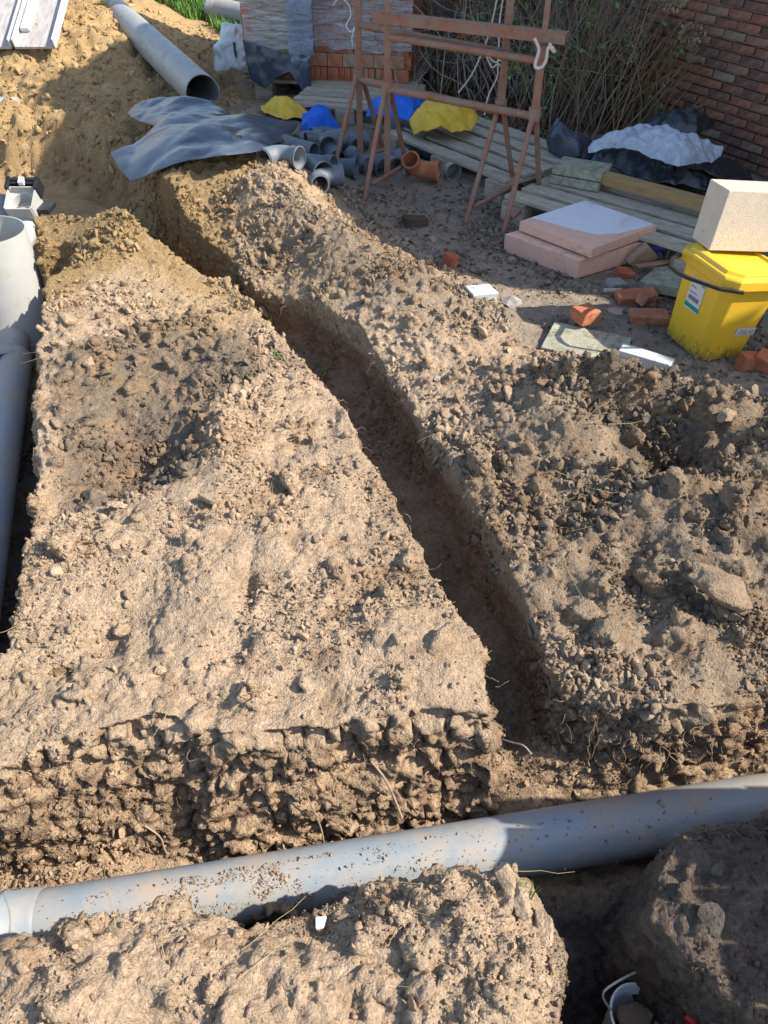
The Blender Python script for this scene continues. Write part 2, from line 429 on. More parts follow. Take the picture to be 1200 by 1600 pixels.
def set_soil(me, co, nz):
    c = soil_colour(co[:, 0], co[:, 1], co[:, 2], nz)
    a = me.attributes.new('soil', 'FLOAT_COLOR', 'POINT')
    a.data.foreach_set('color', np.concatenate([c, np.ones((len(c), 1))], 1).astype(np.float32).ravel())
def get_co(me):
    a = np.empty(len(me.vertices) * 3, dtype=np.float32); me.vertices.foreach_get('co', a)
    return a.reshape(-1, 3)
def get_no(me):
    a = np.empty(len(me.vertices) * 3, dtype=np.float32); me.vertices.foreach_get('normal', a)
    return a.reshape(-1, 3)
def get_faces(me, k):
    a = np.empty(len(me.loops), dtype=np.int32); me.loops.foreach_get('vertex_index', a)
    return a.reshape(-1, k)

# ---- near ground: closed solid, lumps added, voxel remeshed, then roughened along its normals
Xg, Yg, Zg = near_mesh()
nr, nc = Xg.shape
top = np.stack([Xg.ravel(), Yg.ravel(), Zg.ravel()], 1)
# bottom: coarse, deep
bx = [(-halfw(NY0), NY0), (halfw(NY0), NY0), (halfw(NY1), NY1), (-halfw(NY1), NY1)]
V = [top]; F = []
F4 = grid_faces(nr, nc)
BOT = -.68
ring = list(range(0, nc)) + [i * nc + nc - 1 for i in range(1, nr)] + [(nr - 1) * nc + j for j in range(nc - 2, -1, -1)] + [i * nc for i in range(nr - 2, 0, -1)]
rb = top[ring].copy(); rb[:, 2] = BOT
o = len(top)
V.append(rb)
n = len(ring)
side = np.array([[ring[(i + 1) % n], ring[i], o + i, o + (i + 1) % n] for i in range(n)])
V.append(np.array([[0, 2.3, BOT]])); cidx = o + n
tri = []
F4 = np.concatenate([F4, side])
F3 = [np.array([[o + (i + 1) % n, o + i, cidx] for i in range(n)])]
off = cidx + 1
lumps = []
PROT = [clod_shape(2, s) for s in range(9)]
def add_lumps(poly, count, lo, hi, p=2.4, sink=.25, zref=0.0, seed=1):
    r = np.random.default_rng(seed)
    q = inpoly(poly, count, r, zref); s = powr(count, lo, hi, p, r)
    z = height(q[:, 0], q[:, 1])
    for k in range(count):
        if (s[k] > .03 and zref == 0 and z[k] < -.06) or (zref < -.1 and z[k] > zref + .08): continue
        lumps.append((q[k, 0], q[k, 1], z[k] + s[k] * r.uniform(-.6, .35) * (1 - sink), s[k], int(r.integers(0, 9)), r.uniform(0, 6.28, 3)))
add_lumps(CL_BANK, 420, .010, .036, 2.6, seed=1)
add_lumps(CL_HOLLOW, 460, .014, .050, 2.2, seed=2)
add_lumps(CL_HEAP, 800, .012, .045, 2.3, seed=3)
add_lumps(CL_RIDGE, 600, .014, .050, 2.2, seed=4)
add_lumps(CL_MOUND, 420, .008, .034, 2.5, seed=5)
add_lumps(CL_DARK, 160, .009, .035, 2.4, seed=6)
add_lumps(CL_FRONT, 600, .007, .022, 2.3, zref=-.48, seed=7)
add_lumps(CL_SAND, 260, .014, .045, 2.4, zref=.1, seed=8)
add_lumps(CL_NOSE, 220, .012, .035, 2.4, seed=9)
add_lumps(CL_FLOOR, 90, .010, .026, 2.6, zref=-.2, seed=10)
# big compact lumps, mostly sunk, break up the smooth crust
add_lumps(CL_BANK, 60, .04, .075, 2.2, sink=1.0, seed=12)
add_lumps(CL_HEAP, 110, .035, .08, 2.2, sink=.7, seed=13)
add_lumps(CL_MOUND, 60, .03, .07, 2.2, sink=1.0, seed=14)
add_lumps(CL_RIDGE, 50, .03, .07, 2.2, sink=.9, seed=15)
add_lumps(CL_HOLLOW, 90, .025, .06, 2.2, sink=.3, seed=16)
add_lumps([(770, 560), (900, 556), (1080, 575), (1150, 640), (1100, 650), (1000, 615), (850, 625), (770, 625)], 90, .028, .065, 1.8, sink=0, zref=.12, seed=17)
add_lumps([(1100, 640), (1260, 660), (1260, 760), (1120, 760)], 50, .025, .06, 1.8, sink=0, zref=.1, seed=18)
# lumps standing out of the cut faces and crumbling edges
rw = np.random.default_rng(99)
def along(poly, n, dz0, dz1, lo, hi, jit=.03):
    q = np.array(poly); seg = np.hypot(*(q[1:] - q[:-1]).T); cum = np.concatenate([[0], np.cumsum(seg)])
    for _ in range(n):
        t = rw.uniform(0, cum[-1]); i = min(np.searchsorted(cum, t, side='right') - 1, len(seg) - 1)
        p = q[i] + (q[i + 1] - q[i]) * (t - cum[i]) / seg[i] + rw.normal(0, jit, 2)
        s = powr(1, lo, hi, 2.2, rw)[0]; zz_ = rw.uniform(dz0, dz1)
        if zz_ - float(height(np.array([p[0]]), np.array([p[1]]))[0]) > .5 * s: continue
        lumps.append((p[0], p[1], zz_, s, int(rw.integers(0, 9)), rw.uniform(0, 6.28, 3)))
along([(a, b + .012) for a, b in BANK_FRONT], 160, -.42, -.02, .005, .018, .010)
along([(a, b + .010) for a, b in HEAP_FRONT[:5]], 120, -.28, .02, .006, .024, .015)
along(HEAP_LEFT, 40, -.2, .02, .006, .020, .008)
along(BANK_RIGHT[1:], 150, -.2, .02, .008, .026, .012)
along(MOUND_EDGE, 160, -.35, .03, .010, .030, .016)
along(HEAP2_EDGE, 120, -.35, .03, .010, .026, .016)
along(BANK_LEFT, 150, -.4, .02, .012, .035, .016)
# soil spilt over the front pipe
PIPE_A = P(60, 1444, -.34); PIPE_B = P(1160, 1262, -.31)
for _ in range(0):
    px_ = rw.normal(395, 70); 
    t = (px_ - 60) / 1100
    c = PIPE_A.lerp(PIPE_B, t)
    s = powr(1, .005, .013, 2.2, rw)[0]
    dy = rw.uniform(-.085, .03)
    lumps.append((c.x, c.y + dy, c.z + math.sqrt(max(.0, .082 ** 2 - min(abs(dy), .08) ** 2)) + s * .2, s, int(rw.integers(0, 9)), rw.uniform(0, 6.28, 3)))
for _ in range(260):
    t = rw.uniform(-.05, .52); c = PIPE_A.lerp(PIPE_B, t); s = powr(1, .010, .032, 2.2, rw)[0]
    lumps.append((c.x, c.y - rw.uniform(.05, .13), rw.uniform(-.40, -.28), s, int(rw.integers(0, 9)), rw.uniform(0, 6.28, 3)))
for (x, y, z, s, k, e) in lumps:
    if not (NY0 + .05 < y < NY1 - .06 and abs(x) < halfw(y) - .06): continue
    v, f = PROT[k]
    R = np.array(Euler(e).to_matrix())
    V.append((v * s) @ R.T + np.array([x, y, z])); F3.append(f + off); off += len(v)
V = np.concatenate(V); F3 = np.concatenate(F3)
bmv = mesh_np('solid', V, np.concatenate([F3, F4[:, [0, 1, 2]], F4[:, [0, 2, 3]]]))
tmp = bpy.data.objects.new('solid', bmv); COL.objects.link(tmp)
md = tmp.modifiers.new('r', 'REMESH'); md.mode = 'VOXEL'; md.voxel_size = VOX; md.adaptivity = 0
dg = bpy.context.evaluated_depsgraph_get()
ev = tmp.evaluated_get(dg)
me = bpy.data.meshes.new_from_object(ev)
bpy.data.objects.remove(tmp); bpy.data.meshes.remove(bmv)
co = get_co(me); no = get_no(me); fq = get_faces(me, 4)
print('REMESH', len(co), len(fq), round(time.time() - T0, 1))
# keep only the upper skin
fc = co[fq].mean(1)
hw = halfw(fc[:, 1])
keep = (fc[:, 2] > BOT + .03) & (np.abs(fc[:, 0]) < hw - .02) & (fc[:, 1] > NY0 + .02) & (fc[:, 1] < NY1 - .02)
fq = fq[keep]
used = np.unique(fq); remap = np.full(len(co), -1); remap[used] = np.arange(len(used))
co = co[used]; no = no[used]; fq = remap[fq]
bpy.data.meshes.remove(me)
# roughen: crumbs (cellular), grain, and cavities in the cut faces
steep = sstep(.75, .3, no[:, 2])
sandy = np.clip(.5 + sdf(SAND_POLYS[0][0], co[:, 0], co[:, 1]) / .3, 0, 1)
w1, w2 = worley(co[:, 0] * 30, co[:, 1] * 30, co[:, 2] * 30, 5)
w3, w4 = worley(co[:, 0] * 70, co[:, 1] * 70, co[:, 2] * 70, 9)
patch = np.clip(.45 + .9 * fbm(co[:, 0] * 5, co[:, 1] * 5, co[:, 2] * 5, 3, 61), 0, 1.2)
smooth_floor = 1 - .6 * np.clip(sdf(T1, co[:, 0], co[:, 1]) / .05, 0, 1)
yardm = np.clip(sdf(YARD_POLY, co[:, 0], co[:, 1]) / .1, 0, 1)
d = (np.minimum(w2 - w1, .32) - .15) * .034 * patch + (np.minimum(w4 - w3, .32) - .15) * .016 + .009 * fbm(co[:, 0] * 18, co[:, 1] * 18, co[:, 2] * 18, 4, 62)
d = d * smooth_floor * (1 - .45 * yardm) * (1 - .25 * sandy)
frontw = steep * gauss(co[:, 0], co[:, 1], (-.2, 1.1), 1.3, .25, 0, 2)
cav = fbm(co[:, 0] * 9, co[:, 1] * 9, co[:, 2] * 13, 4, 63)
cav2 = fbm(co[:, 0] * 26, co[:, 1] * 26, co[:, 2] * 40, 4, 65, .6)
lay_ = fbm(co[:, 0] * 5, co[:, 1] * 5, co[:, 2] * 34, 3, 66)
d = d + frontw * (.020 * cav + .018 * cav2 + .004 * lay_ - .012 * sstep(-.08, -.34, co[:, 2]) * sstep(-.46, -.36, co[:, 2])) + steep * (.012 * cav + .008 * cav2)
d = d - .03 * frontw * (np.abs(vnoise(co[:, 0] * 22, co[:, 1] * 22, co[:, 2] * 22, 64)) < .12)
co = co + no * d[:, None].astype(np.float32)
print('ROUGH', round(time.time() - T0, 1))

def tag(o, label=None, cat=None, group=None, kind=None):
    if label: o['label'] = label
    if cat: o['category'] = cat
    if group: o['group'] = group
    if kind: o['kind'] = kind
    return o
# split the skin into the pieces of land one would name
fcen = co[fq].mean(1)
fx, fy = fcen[:, 0], fcen[:, 1]
reg = np.full(len(fq), 0)
bank_poly = BANK_FRONT + BANK_RIGHT[1:] + [(-2.05, 4.55)] + BANK_LEFT[::-1]
heap_poly = HEAP_FRONT + [(3.2, 1.35), (3.2, 2.8)] + W([(1200, 650), (1060, 580), (870, 570), (770, 530), (700, 640), (690, 715)]) + HEAP_LEFT[:5][::-1]
ridge_poly = HEAP_LEFT[5:] + [(-1.2, 4.9), (-.3, 4.9)] + W([(450, 295), (560, 340), (680, 415), (780, 495), (770, 530), (700, 640)])
mound_poly = MOUND_EDGE + [(1.0, 0), (-2.0, 0)]
dark_poly = HEAP2_EDGE + [(2.5, 0.9), (2.5, 0)]
names = ['ground', 'earth_bank', 'spoil_heap', 'spoil_ridge', 'earth_mound', 'shade_toned_heap', 'narrow_trench', 'pipe_trench']
for k, pl in ((3, ridge_poly), (2, heap_poly), (1, bank_poly), (4, mound_poly), (5, dark_poly)):
    reg[sdf(pl, fx, fy) > -.035] = k
reg[(sdf(T1, fx, fy) > .03) & (fcen[:, 2] < -.2)] = 6
reg[((sdf(T2, fx, fy) > .03) | (sdf(T3, fx, fy) > .03)) & (fcen[:, 2] < -.22)] = 7
NEAR_TRI = (co, fq)
# normals for the whole skin, computed once so the seams do not show
me = mesh_np('skin', co, fq)
no2 = get_no(me).copy()
for k, nm in enumerate(names):
    sel = reg == k
    if not sel.any(): continue
    f = fq[sel]; us = np.unique(f); rm = np.full(len(co), -1); rm[us] = np.arange(len(us))
    m = mesh_np(nm, co[us], rm[f])
    m.polygons.foreach_set('use_smooth', np.ones(len(f), dtype=bool))
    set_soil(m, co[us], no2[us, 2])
    m.normals_split_custom_set_from_vertices([tuple(q) for q in no2[us]])
    m.materials.append(M_SOIL)
    ob = bpy.data.objects.new(nm if nm != 'ground' else 'near_ground', m); COL.objects.link(ob); ob['kind'] = 'structure'
bpy.data.meshes.remove(me)
print('NEAR', round(time.time() - T0, 1))

# ---- the rest of the ground, one sheet out to the horizon
def axis(a, b, c, d, fine, coarse):
    l = np.concatenate([np.arange(a, b, coarse), np.arange(b, c, fine), np.arange(c, d, coarse)])
    return l
xs = axis(-14, -4.6, 3.6, 14, .022, .3); ys = axis(-9, 4.55, 9.8, 26, .022, .3)
ys = np.concatenate([np.arange(-9, 0, .3), np.arange(0, 4.55, .06), np.arange(4.55, 9.8, .022), np.arange(9.8, 26, .3)])
Xf, Yf = np.meshgrid(xs, ys)
Zf = height(Xf, Yf)
rough = sstep(-.6, -1.3, Xf) * sstep(9.0, 8.0, Yf)
flat = 1 - np.clip((sdf(PIT, Xf, Yf) - .14) / .1, 0, 1)
w1f, _ = worley(Xf * 7.5, Yf * 7.5, Xf * 0, 15)
w2f, _ = worley(Xf * 17, Yf * 17, Zf * 17, 16)
Zf = Zf + (rough * flat * ((.5 - w1f) * .05 + (.5 - w2f) * .035 + .085 * fbm(Xf * 6, Yf * 6, Zf * 6, 5, 82, .65)) + .012 * fbm(Xf * 14, Yf * 14, 0, 3, 83) * (1 - rough))
Zf = Zf + (1 - rough) * (.5 - w2f) * .012
FAR_Z = Zf
ff = grid_faces(len(ys), len(xs))
vf = np.stack([Xf.ravel(), Yf.ravel(), Zf.ravel()], 1)
c = vf[ff].mean(1)
ins = (c[:, 1] > NY0 + .10) & (c[:, 1] < NY1 - .07) & (np.abs(c[:, 0]) < halfw(c[:, 1]) - .10)
ff = ff[~ins]
# tuck the border of the sheet just under the near ground
b_in = (vf[:, 1] > NY0) & (vf[:, 1] < NY1 - .01) & (np.abs(vf[:, 0]) < halfw(vf[:, 1]) - .01)
vf[b_in, 2] -= .02
us = np.unique(ff); rm = np.full(len(vf), -1); rm[us] = np.arange(len(us))
m = mesh_np('ground', vf[us], rm[ff])
m.polygons.foreach_set('use_smooth', np.ones(len(ff), dtype=bool))
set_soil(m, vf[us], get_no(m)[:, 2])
m.materials.append(M_SOIL)
ob = bpy.data.objects.new('ground', m); COL.objects.link(ob); ob['kind'] = 'structure'
def far_h(x, y):
    i = np.clip(np.searchsorted(ys, y), 1, len(ys) - 1); j = np.clip(np.searchsorted(xs, x), 1, len(xs) - 1)
    return FAR_Z[i, j]
def gz(x, y):
    """ground height for standing things on"""
    if NY0 < y < NY1 and abs(x) < halfw(y):
        return float(height(np.array([x]), np.array([y]))[0])
    return float(far_h(np.array([x]), np.array([y]))[0])
def G(px, py, dz=0.0, z=0.0):
    """ground point under a spot in the photograph"""
    for _ in range(4):
        p = P(px, py, z); z = gz(p.x, p.y)
    p = P(px, py, z); p.z = z + dz
    return p
print('FAR', round(time.time() - T0, 1))

# ---- loose crumbs and clods: thousands of instances of a few lumps
PC = bpy.data.collections.new('clod_shapes')
for k in range(10):
    v, f = clod_shape(3 if k < 3 else 2, 200 + k, rough=.10 if k % 2 else .05, facets=11 + k)
    m = mesh_np('clod', v, f); m.materials.append(M_CLOD)
    if k == 4: m.polygons.foreach_set('use_smooth', np.ones(len(f), dtype=bool))
    q = bpy.data.objects.new('clod_shape_%02d' % k, m); PC.objects.link(q)
def scatter(name, pts, scl, cols, nrm=None, coll=PC, ncoll=10, flat=1.0):
    me = bpy.data.meshes.new(name)
    me.vertices.add(len(pts)); me.vertices.foreach_set('co', pts.astype(np.float32).ravel())
    r = np.random.default_rng(len(pts))
    sv = np.stack([scl * r.uniform(.9, 1.15, len(pts)), scl * r.uniform(.85, 1.1, len(pts)), scl * r.uniform(.75, 1.05, len(pts)) * flat], 1)
    for nm, ty, arr in (('scl', 'FLOAT_VECTOR', sv), ('rot', 'FLOAT_VECTOR', r.uniform(0, 6.28, (len(pts), 3)))):
        a = me.attributes.new(nm, ty, 'POINT'); a.data.foreach_set('vector', arr.astype(np.float32).ravel())
    a = me.attributes.new('pick', 'INT', 'POINT'); a.data.foreach_set('value', r.integers(0, ncoll, len(pts)).astype(np.int32))
    a = me.attributes.new('soil', 'FLOAT_COLOR', 'POINT'); a.data.foreach_set('color', np.concatenate([cols, np.ones((len(cols), 1))], 1).astype(np.float32).ravel())
    ob = bpy.data.objects.new(name, me); COL.objects.link(ob)
    ng = bpy.data.node_groups.new(name, 'GeometryNodeTree')
    ng.interface.new_socket('Geometry', in_out='INPUT', socket_type='NodeSocketGeometry')
    ng.interface.new_socket('Geometry', in_out='OUTPUT', socket_type='NodeSocketGeometry')
    gi = ng.nodes.new('NodeGroupInput'); go = ng.nodes.new('NodeGroupOutput')
    ip = ng.nodes.new('GeometryNodeInstanceOnPoints')
    ci = ng.nodes.new('GeometryNodeCollectionInfo'); ci.inputs['Collection'].default_value = coll
    ci.inputs['Separate Children'].default_value = True; ci.inputs['Reset Children'].default_value = True
    def named(nm, ty):
        q = ng.nodes.new('GeometryNodeInputNamedAttribute'); q.data_type = ty; q.inputs['Name'].default_value = nm
        return q.outputs['Attribute']
    er = ng.nodes.new('FunctionNodeEulerToRotation')
    L = ng.links.new
    L(gi.outputs[0], ip.inputs['Points']); L(ci.outputs[0], ip.inputs['Instance'])
    ip.inputs['Pick Instance'].default_value = True
    L(named('pick', 'INT'), ip.inputs['Instance Index'])
    L(named('rot', 'FLOAT_VECTOR'), er.inputs[0]); L(er.outputs[0], ip.inputs['Rotation'])
    L(named('scl', 'FLOAT_VECTOR'), ip.inputs['Scale'])
    L(ip.outputs[0], go.inputs[0])
    md = ob.modifiers.new('scatter', 'NODES'); md.node_group = ng
    return ob
# sample the real skin by face, weighted by place
r = np.random.default_rng(5)
q = co[fq]
area = .5 * np.linalg.norm(np.cross(q[:, 2] - q[:, 0], q[:, 3] - q[:, 1]), axis=1)
nrm = np.cross(q[:, 2] - q[:, 0], q[:, 3] - q[:, 1]); nrm /= np.linalg.norm(nrm, axis=1)[:, None] + 1e-9
if nrm[:, 2].mean() < 0: nrm = -nrm
cx = q.mean(1)
clump = np.clip(.35 + 2.2 * fbm(cx[:, 0] * 6, cx[:, 1] * 6, 0, 3, 91), .06, 2.2)
dens = np.where(reg == 1, .55, np.where(reg == 2, 1.25, np.where(reg == 3, 1.15, np.where(reg == 4, .9, np.where(reg == 5, .8, np.where(reg == 6, .8, .9))))))
dens = np.where((reg == 0), .55, dens)
dens = dens * np.clip(nrm[:, 2], .05, 1) * clump
dist = np.linalg.norm(cx - np.array([0, 0, 1.7]), axis=1)
wgt = area * dens / dist ** 1.0
p = wgt / wgt.sum()
NCL = 140000
idx = r.choice(len(fq), NCL, p=p)
sz = powr(NCL, .0018, .016, 2.6, r) * np.clip(dist[idx] / 2.4, .75, 1.8)
big = np.isin(reg[idx], (2,)); sz[big] *= 1.2
pt = cx[idx] + r.uniform(-.5, .5, (NCL, 3)) * VOX + nrm[idx] * (sz * .25)[:, None]
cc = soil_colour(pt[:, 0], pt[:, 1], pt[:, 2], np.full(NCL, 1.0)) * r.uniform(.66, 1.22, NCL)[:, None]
ob = scatter('loose_clods', pt, sz, cc); ob['kind'] = 'stuff'; tag(ob, 'loose dry crumbs and clods of soil strewn over banks and heaps', 'soil clods', kind='stuff')
# larger clods, sparser
NB = 3600
dn = np.where(reg == 2, 4.2, np.where(reg == 3, .9, np.where(reg == 1, 1.0, np.where(reg == 4, .5, .15)))) * clump * np.clip(nrm[:, 2], 0, 1)
dn = dn * (1 + 2.5 * (sdf(W(CL_HOLLOW), cx[:, 0], cx[:, 1]) > 0))
wgt = area * dn / dist ** .6; p = wgt / wgt.sum()
idx = r.choice(len(fq), NB, p=p)
sz = powr(NB, .008, .034, 2.4, r) * np.clip(dist[idx] / 2.6, .7, 1.4) * np.where(reg[idx] == 2, 1.25, 1)
pt = cx[idx] + nrm[idx] * (sz * .2)[:, None]
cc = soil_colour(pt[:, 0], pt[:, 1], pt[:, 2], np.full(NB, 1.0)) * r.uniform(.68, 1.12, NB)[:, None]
ob = scatter('soil_clods', pt, sz, cc); tag(ob, 'fist sized broken clods lying on the spoil heap and banks', 'soil clods', kind='stuff')
# far crumbs
NF = 60000
xf = r.uniform(-4.4, 3.4, NF); yf = r.uniform(4.6, 9.5, NF)
zf = far_h(xf, yf)
sandm = sstep(-.5, -1.3, xf)
m_ = (r.uniform(0, 1, NF) < .25 + .75 * sandm) & (sdf(PIT, xf, yf) < .13)
xf, yf, zf, sandm = xf[m_], yf[m_], zf[m_], sandm[m_]
sz = powr(len(xf), .004, .050, 2.35, r) * (.4 + .6 * sandm)
cc = soil_colour(xf, yf, zf, np.full(len(xf), 1.0)) * r.uniform(.8, 1.15, len(xf))[:, None]
ob = scatter('sand_clods', np.stack([xf, yf, zf], 1), sz, cc); tag(ob, 'yellow sandy crumbs and clods on rough ground beyond the pit', 'sand clods', kind='stuff')
r = np.random.default_rng(77); NP_ = 5200
tt = np.clip(r.normal(.30, .11, NP_), -.02, .98); tt[:900] = r.uniform(0, .95, 900); an = r.uniform(-1.9, .5, NP_) - .2
cxp = np.array([PIPE_A.lerp(PIPE_B, float(q))[:] for q in tt]); cxp[:, 1] += np.sin(an) * .0805; cxp[:, 2] += np.cos(an) * .0805
gate = (fbm(tt * 26, an * 2.2, 0, 3, 4) > .0) | (np.arange(NP_) < 500)
cxp = cxp[gate]; szp = powr(len(cxp), .0014, .010, 2.5, r)
ob = scatter('pipe_crumbs', cxp, szp, soil_colour(cxp[:, 0], cxp[:, 1], cxp[:, 2] * 0, np.ones(len(cxp)))); tag(ob, 'fine soil crumbs spilt along the top of the front pipe', 'soil crumbs', kind='stuff')
print('SCATTER', round(time.time() - T0, 1))
# ------------------------------------------------------------------ mesh helpers
class MB:
    def __init__(s): s.v = []; s.f = []; s.sm = []
    def add(s, v, f, smooth=False, M=None):
        o = len(s.v)
        for q in v:
            q = Vector(q)
            s.v.append(tuple(M @ q) if M is not None else tuple(q))
        for q in f:
            s.f.append([i + o for i in q]); s.sm.append(smooth)
        return s
    def build(s, name, mat, parent=None, bevel=0, world=True):
        me = bpy.data.meshes.new(name)
        me.from_pydata(s.v, [], s.f)
        me.polygons.foreach_set('use_smooth', s.sm)
        me.update()
        if mat: me.materials.append(mat)
        o = bpy.data.objects.new(name, me); COL.objects.link(o)
        if parent is not None: o.parent = parent
        if bevel:
            b = o.modifiers.new('bevel', 'BEVEL'); b.width = bevel; b.segments = 2; b.limit_method = 'ANGLE'
        return o
BOXF = [(0, 3, 2, 1), (4, 5, 6, 7), (0, 1, 5, 4), (1, 2, 6, 5), (2, 3, 7, 6), (3, 0, 4, 7)]
def box(mb, cx, cy, cz, sx, sy, sz, M=None, jit=0.0, rng=random):
    v = [(cx + a * sx / 2 + rng.uniform(-jit, jit), cy + b * sy / 2 + rng.uniform(-jit, jit), cz + c * sz / 2 + rng.uniform(-jit, jit))
         for c in (-1, 1) for a, b in ((-1, -1), (1, -1), (1, 1), (-1, 1))]
    return mb.add(v, BOXF, False, M)
def frames(pts, up=None):
    pts = [Vector(p) for p in pts]
    T = []
    for i in range(len(pts)):
        a = pts[max(i - 1, 0)]; b = pts[min(i + 1, len(pts) - 1)]
        T.append((b - a).normalized())
    ref = Vector(up) if up else (Vector((0, 0, 1)) if abs(T[0].z) < .9 else Vector((1, 0, 0)))
    n = (ref - T[0] * ref.dot(T[0])).normalized()
    out = []
    for i, t in enumerate(T):
        n = (n - t * n.dot(t)).normalized()
        out.append((pts[i], t, n, t.cross(n)))
    return out
def tube(mb, pts, r, seg=12, cap=True, wall=0.0, smooth=True, M=None, sq=False):
    """round tube along pts; r a number or list; wall > 0 makes it an open hollow pipe"""
    fr = frames(pts)
    n = len(fr)
    rr = r if isinstance(r, (list, tuple)) else [r] * n
    v = []; f = []
    def ring(k, rad):
        p, t, a, b = fr[k]
        for i in range(seg):
            an = 2 * math.pi * (i + (.5 if sq else 0)) / seg
            v.append(p + (a * math.cos(an) + b * math.sin(an)) * rad)
    for k in range(n): ring(k, rr[k])
    for k in range(n - 1):
        for i in range(seg):
            j = (i + 1) % seg
            f.append((k * seg + i, k * seg + j, (k + 1) * seg + j, (k + 1) * seg + i))
    if wall:
        o = n * seg
        for k in range(n): ring(k, rr[k] - wall)
        for k in range(n - 1):
            for i in range(seg):
                j = (i + 1) % seg
                f.append((o + k * seg + j, o + k * seg + i, o + (k + 1) * seg + i, o + (k + 1) * seg + j))
        e = (n - 1) * seg; q = len(v)
        v += v[0:seg] + v[o:o + seg] + v[e:e + seg] + v[o + e:o + e + seg]
        for i in range(seg):
            j = (i + 1) % seg
            f.append((q + j, q + i, q + seg + i, q + seg + j))
            f.append((q + 2 * seg + i, q + 2 * seg + j, q + 3 * seg + j, q + 3 * seg + i))
    elif cap:
        q = len(v); v += v[0:seg] + v[(n - 1) * seg:n * seg]
        f.append(tuple(q + i for i in range(seg - 1, -1, -1))); f.append(tuple(q + seg + i for i in range(seg)))
    mb.add(v, f, smooth, M)
    return mb
def empty(name, loc, rz=0.0, rot=None, label=None, cat=None, group=None):
    o = bpy.data.objects.new(name, None); COL.objects.link(o)
    o.location = loc; o.rotation_euler = rot if rot else (0, 0, rz)
    o.empty_display_size = .05
    return tag(o, label, cat, group)
def copy_tree(o, parent=None):
    c = o.copy(); COL.objects.link(c)
    if parent: c.parent = parent
    for ch in list(o.children):
        copy_tree(ch, c)
    return c
def solid_cloth(name, pts, nu, nv, mat, thick=.0015, parent=None, smooth=True):
    """pts: (nv, nu, 3) array"""
    m = mesh_np(name, pts.reshape(-1, 3), grid_faces(nv, nu))
    m.polygons.foreach_set('use_smooth', np.ones(len(m.polygons), dtype=bool))
    m.materials.append(mat)
    o = bpy.data.objects.new(name, m); COL.objects.link(o)
    if parent is not None: o.parent = parent
    s = o.modifiers.new('solid', 'SOLIDIFY'); s.thickness = thick
    return o
def resample(pl, n):
    q = np.array([tuple(p) for p in pl], dtype=float)
    seg = np.linalg.norm(q[1:] - q[:-1], axis=1); cum = np.concatenate([[0], np.cumsum(seg)])
    t = np.linspace(0, cum[-1], n)
    out = np.stack([np.interp(t, cum, q[:, k]) for k in range(q.shape[1])], 1)
    # light smoothing, ends kept
    for _ in range(max(1, n // 30)):
        out[1:-1] = (out[:-2] + 2 * out[1:-1] + out[2:]) / 4
    return out
def coons(A, B, C, D, nu, nv):
    """A: near edge left-right, B: far edge left-right, C: left edge near-far, D: right edge near-far"""
    A = resample(A, nu); B = resample(B, nu); C = resample(C, nv); D = resample(D, nv)
    u = np.linspace(0, 1, nu)[None, :, None]; v = np.linspace(0, 1, nv)[:, None, None]
    return ((1 - v) * A[None] + v * B[None] + (1 - u) * C[:, None] + u * D[:, None]
            - ((1 - u) * (1 - v) * A[0] + u * (1 - v) * A[-1] + (1 - u) * v * B[0] + u * v * B[-1]))
def vheight(X, Y):
    out = np.where((Y > NY0) & (Y < NY1) & (np.abs(X) < halfw(Y)), height(X, Y), far_h(X, Y))
    return out
def drape(pts, lift, folds, seed, floor=True, crease=.5):
    """let a sheet lie on the ground with creases of the given size"""
    nv, nu = pts.shape[:2]
    X, Y, Z = pts[..., 0], pts[..., 1], pts[..., 2]
    k = 1 / folds
    a = np.random.default_rng(seed).uniform(0, 3.14)
    Xr = X * math.cos(a) + Y * math.sin(a); Yr = -X * math.sin(a) + Y * math.cos(a)
    wx = fbm(X * k * .5, Y * k * .5, 0, 2, seed) * folds * .9
    r1 = 1 - np.abs(vnoise((Xr + wx) * k, (Yr) * k * .35, 0, seed + 1)) * 2
    r2 = 1 - np.abs(vnoise((Xr - wx) * k * 1.9 + 5, (Yr + wx) * k * 1.1, 0, seed + 2)) * 2
    r3 = 1 - np.abs(vnoise((Xr + wx) * k * 4.5 + 5, (Yr) * k * 3.0, 0, seed + 3)) * 2
    ui = np.linspace(0, 1, nu)[None, :]; vi = np.linspace(0, 1, nv)[:, None]
    em = .35 + .65 * np.clip(np.minimum(np.minimum(ui, 1 - ui), np.minimum(vi, 1 - vi)) * 8, 0, 1)
    f1_, g1_ = worley((X + wx * .5) * k * 1.1 + seed, (Y - wx * .5) * k * 1.1, X * 0 + .5, seed + 7)
    f2_, g2_ = worley(X * k * 2.7 + seed, Y * k * 2.7 + wx, X * 0 + .5, seed + 8)
    h = ((1.0 - f1_ * 1.5) * .9 + (.5 - f2_) * crease * .8 + r1 * .2 + r3 * crease * .06) * lift * em
    Z = Z + h
    if floor:
        Z = np.maximum(Z, vheight(X, Y) + .03 + .006 * np.clip(h / lift, 0, 1))
        for _ in range(1):
            Z[1:-1, 1:-1] = np.maximum(Z[1:-1, 1:-1], (Z[:-2, 1:-1] + Z[2:, 1:-1] + Z[1:-1, :-2] + Z[1:-1, 2:]) / 4)
    out = pts.copy(); out[..., 2] = Z
    out[..., 0] += .12 * lift * vnoise(X * k, Y * k, 0, seed + 4); out[..., 1] += .12 * lift * vnoise(X * k, Y * k, 9, seed + 5)
    return out

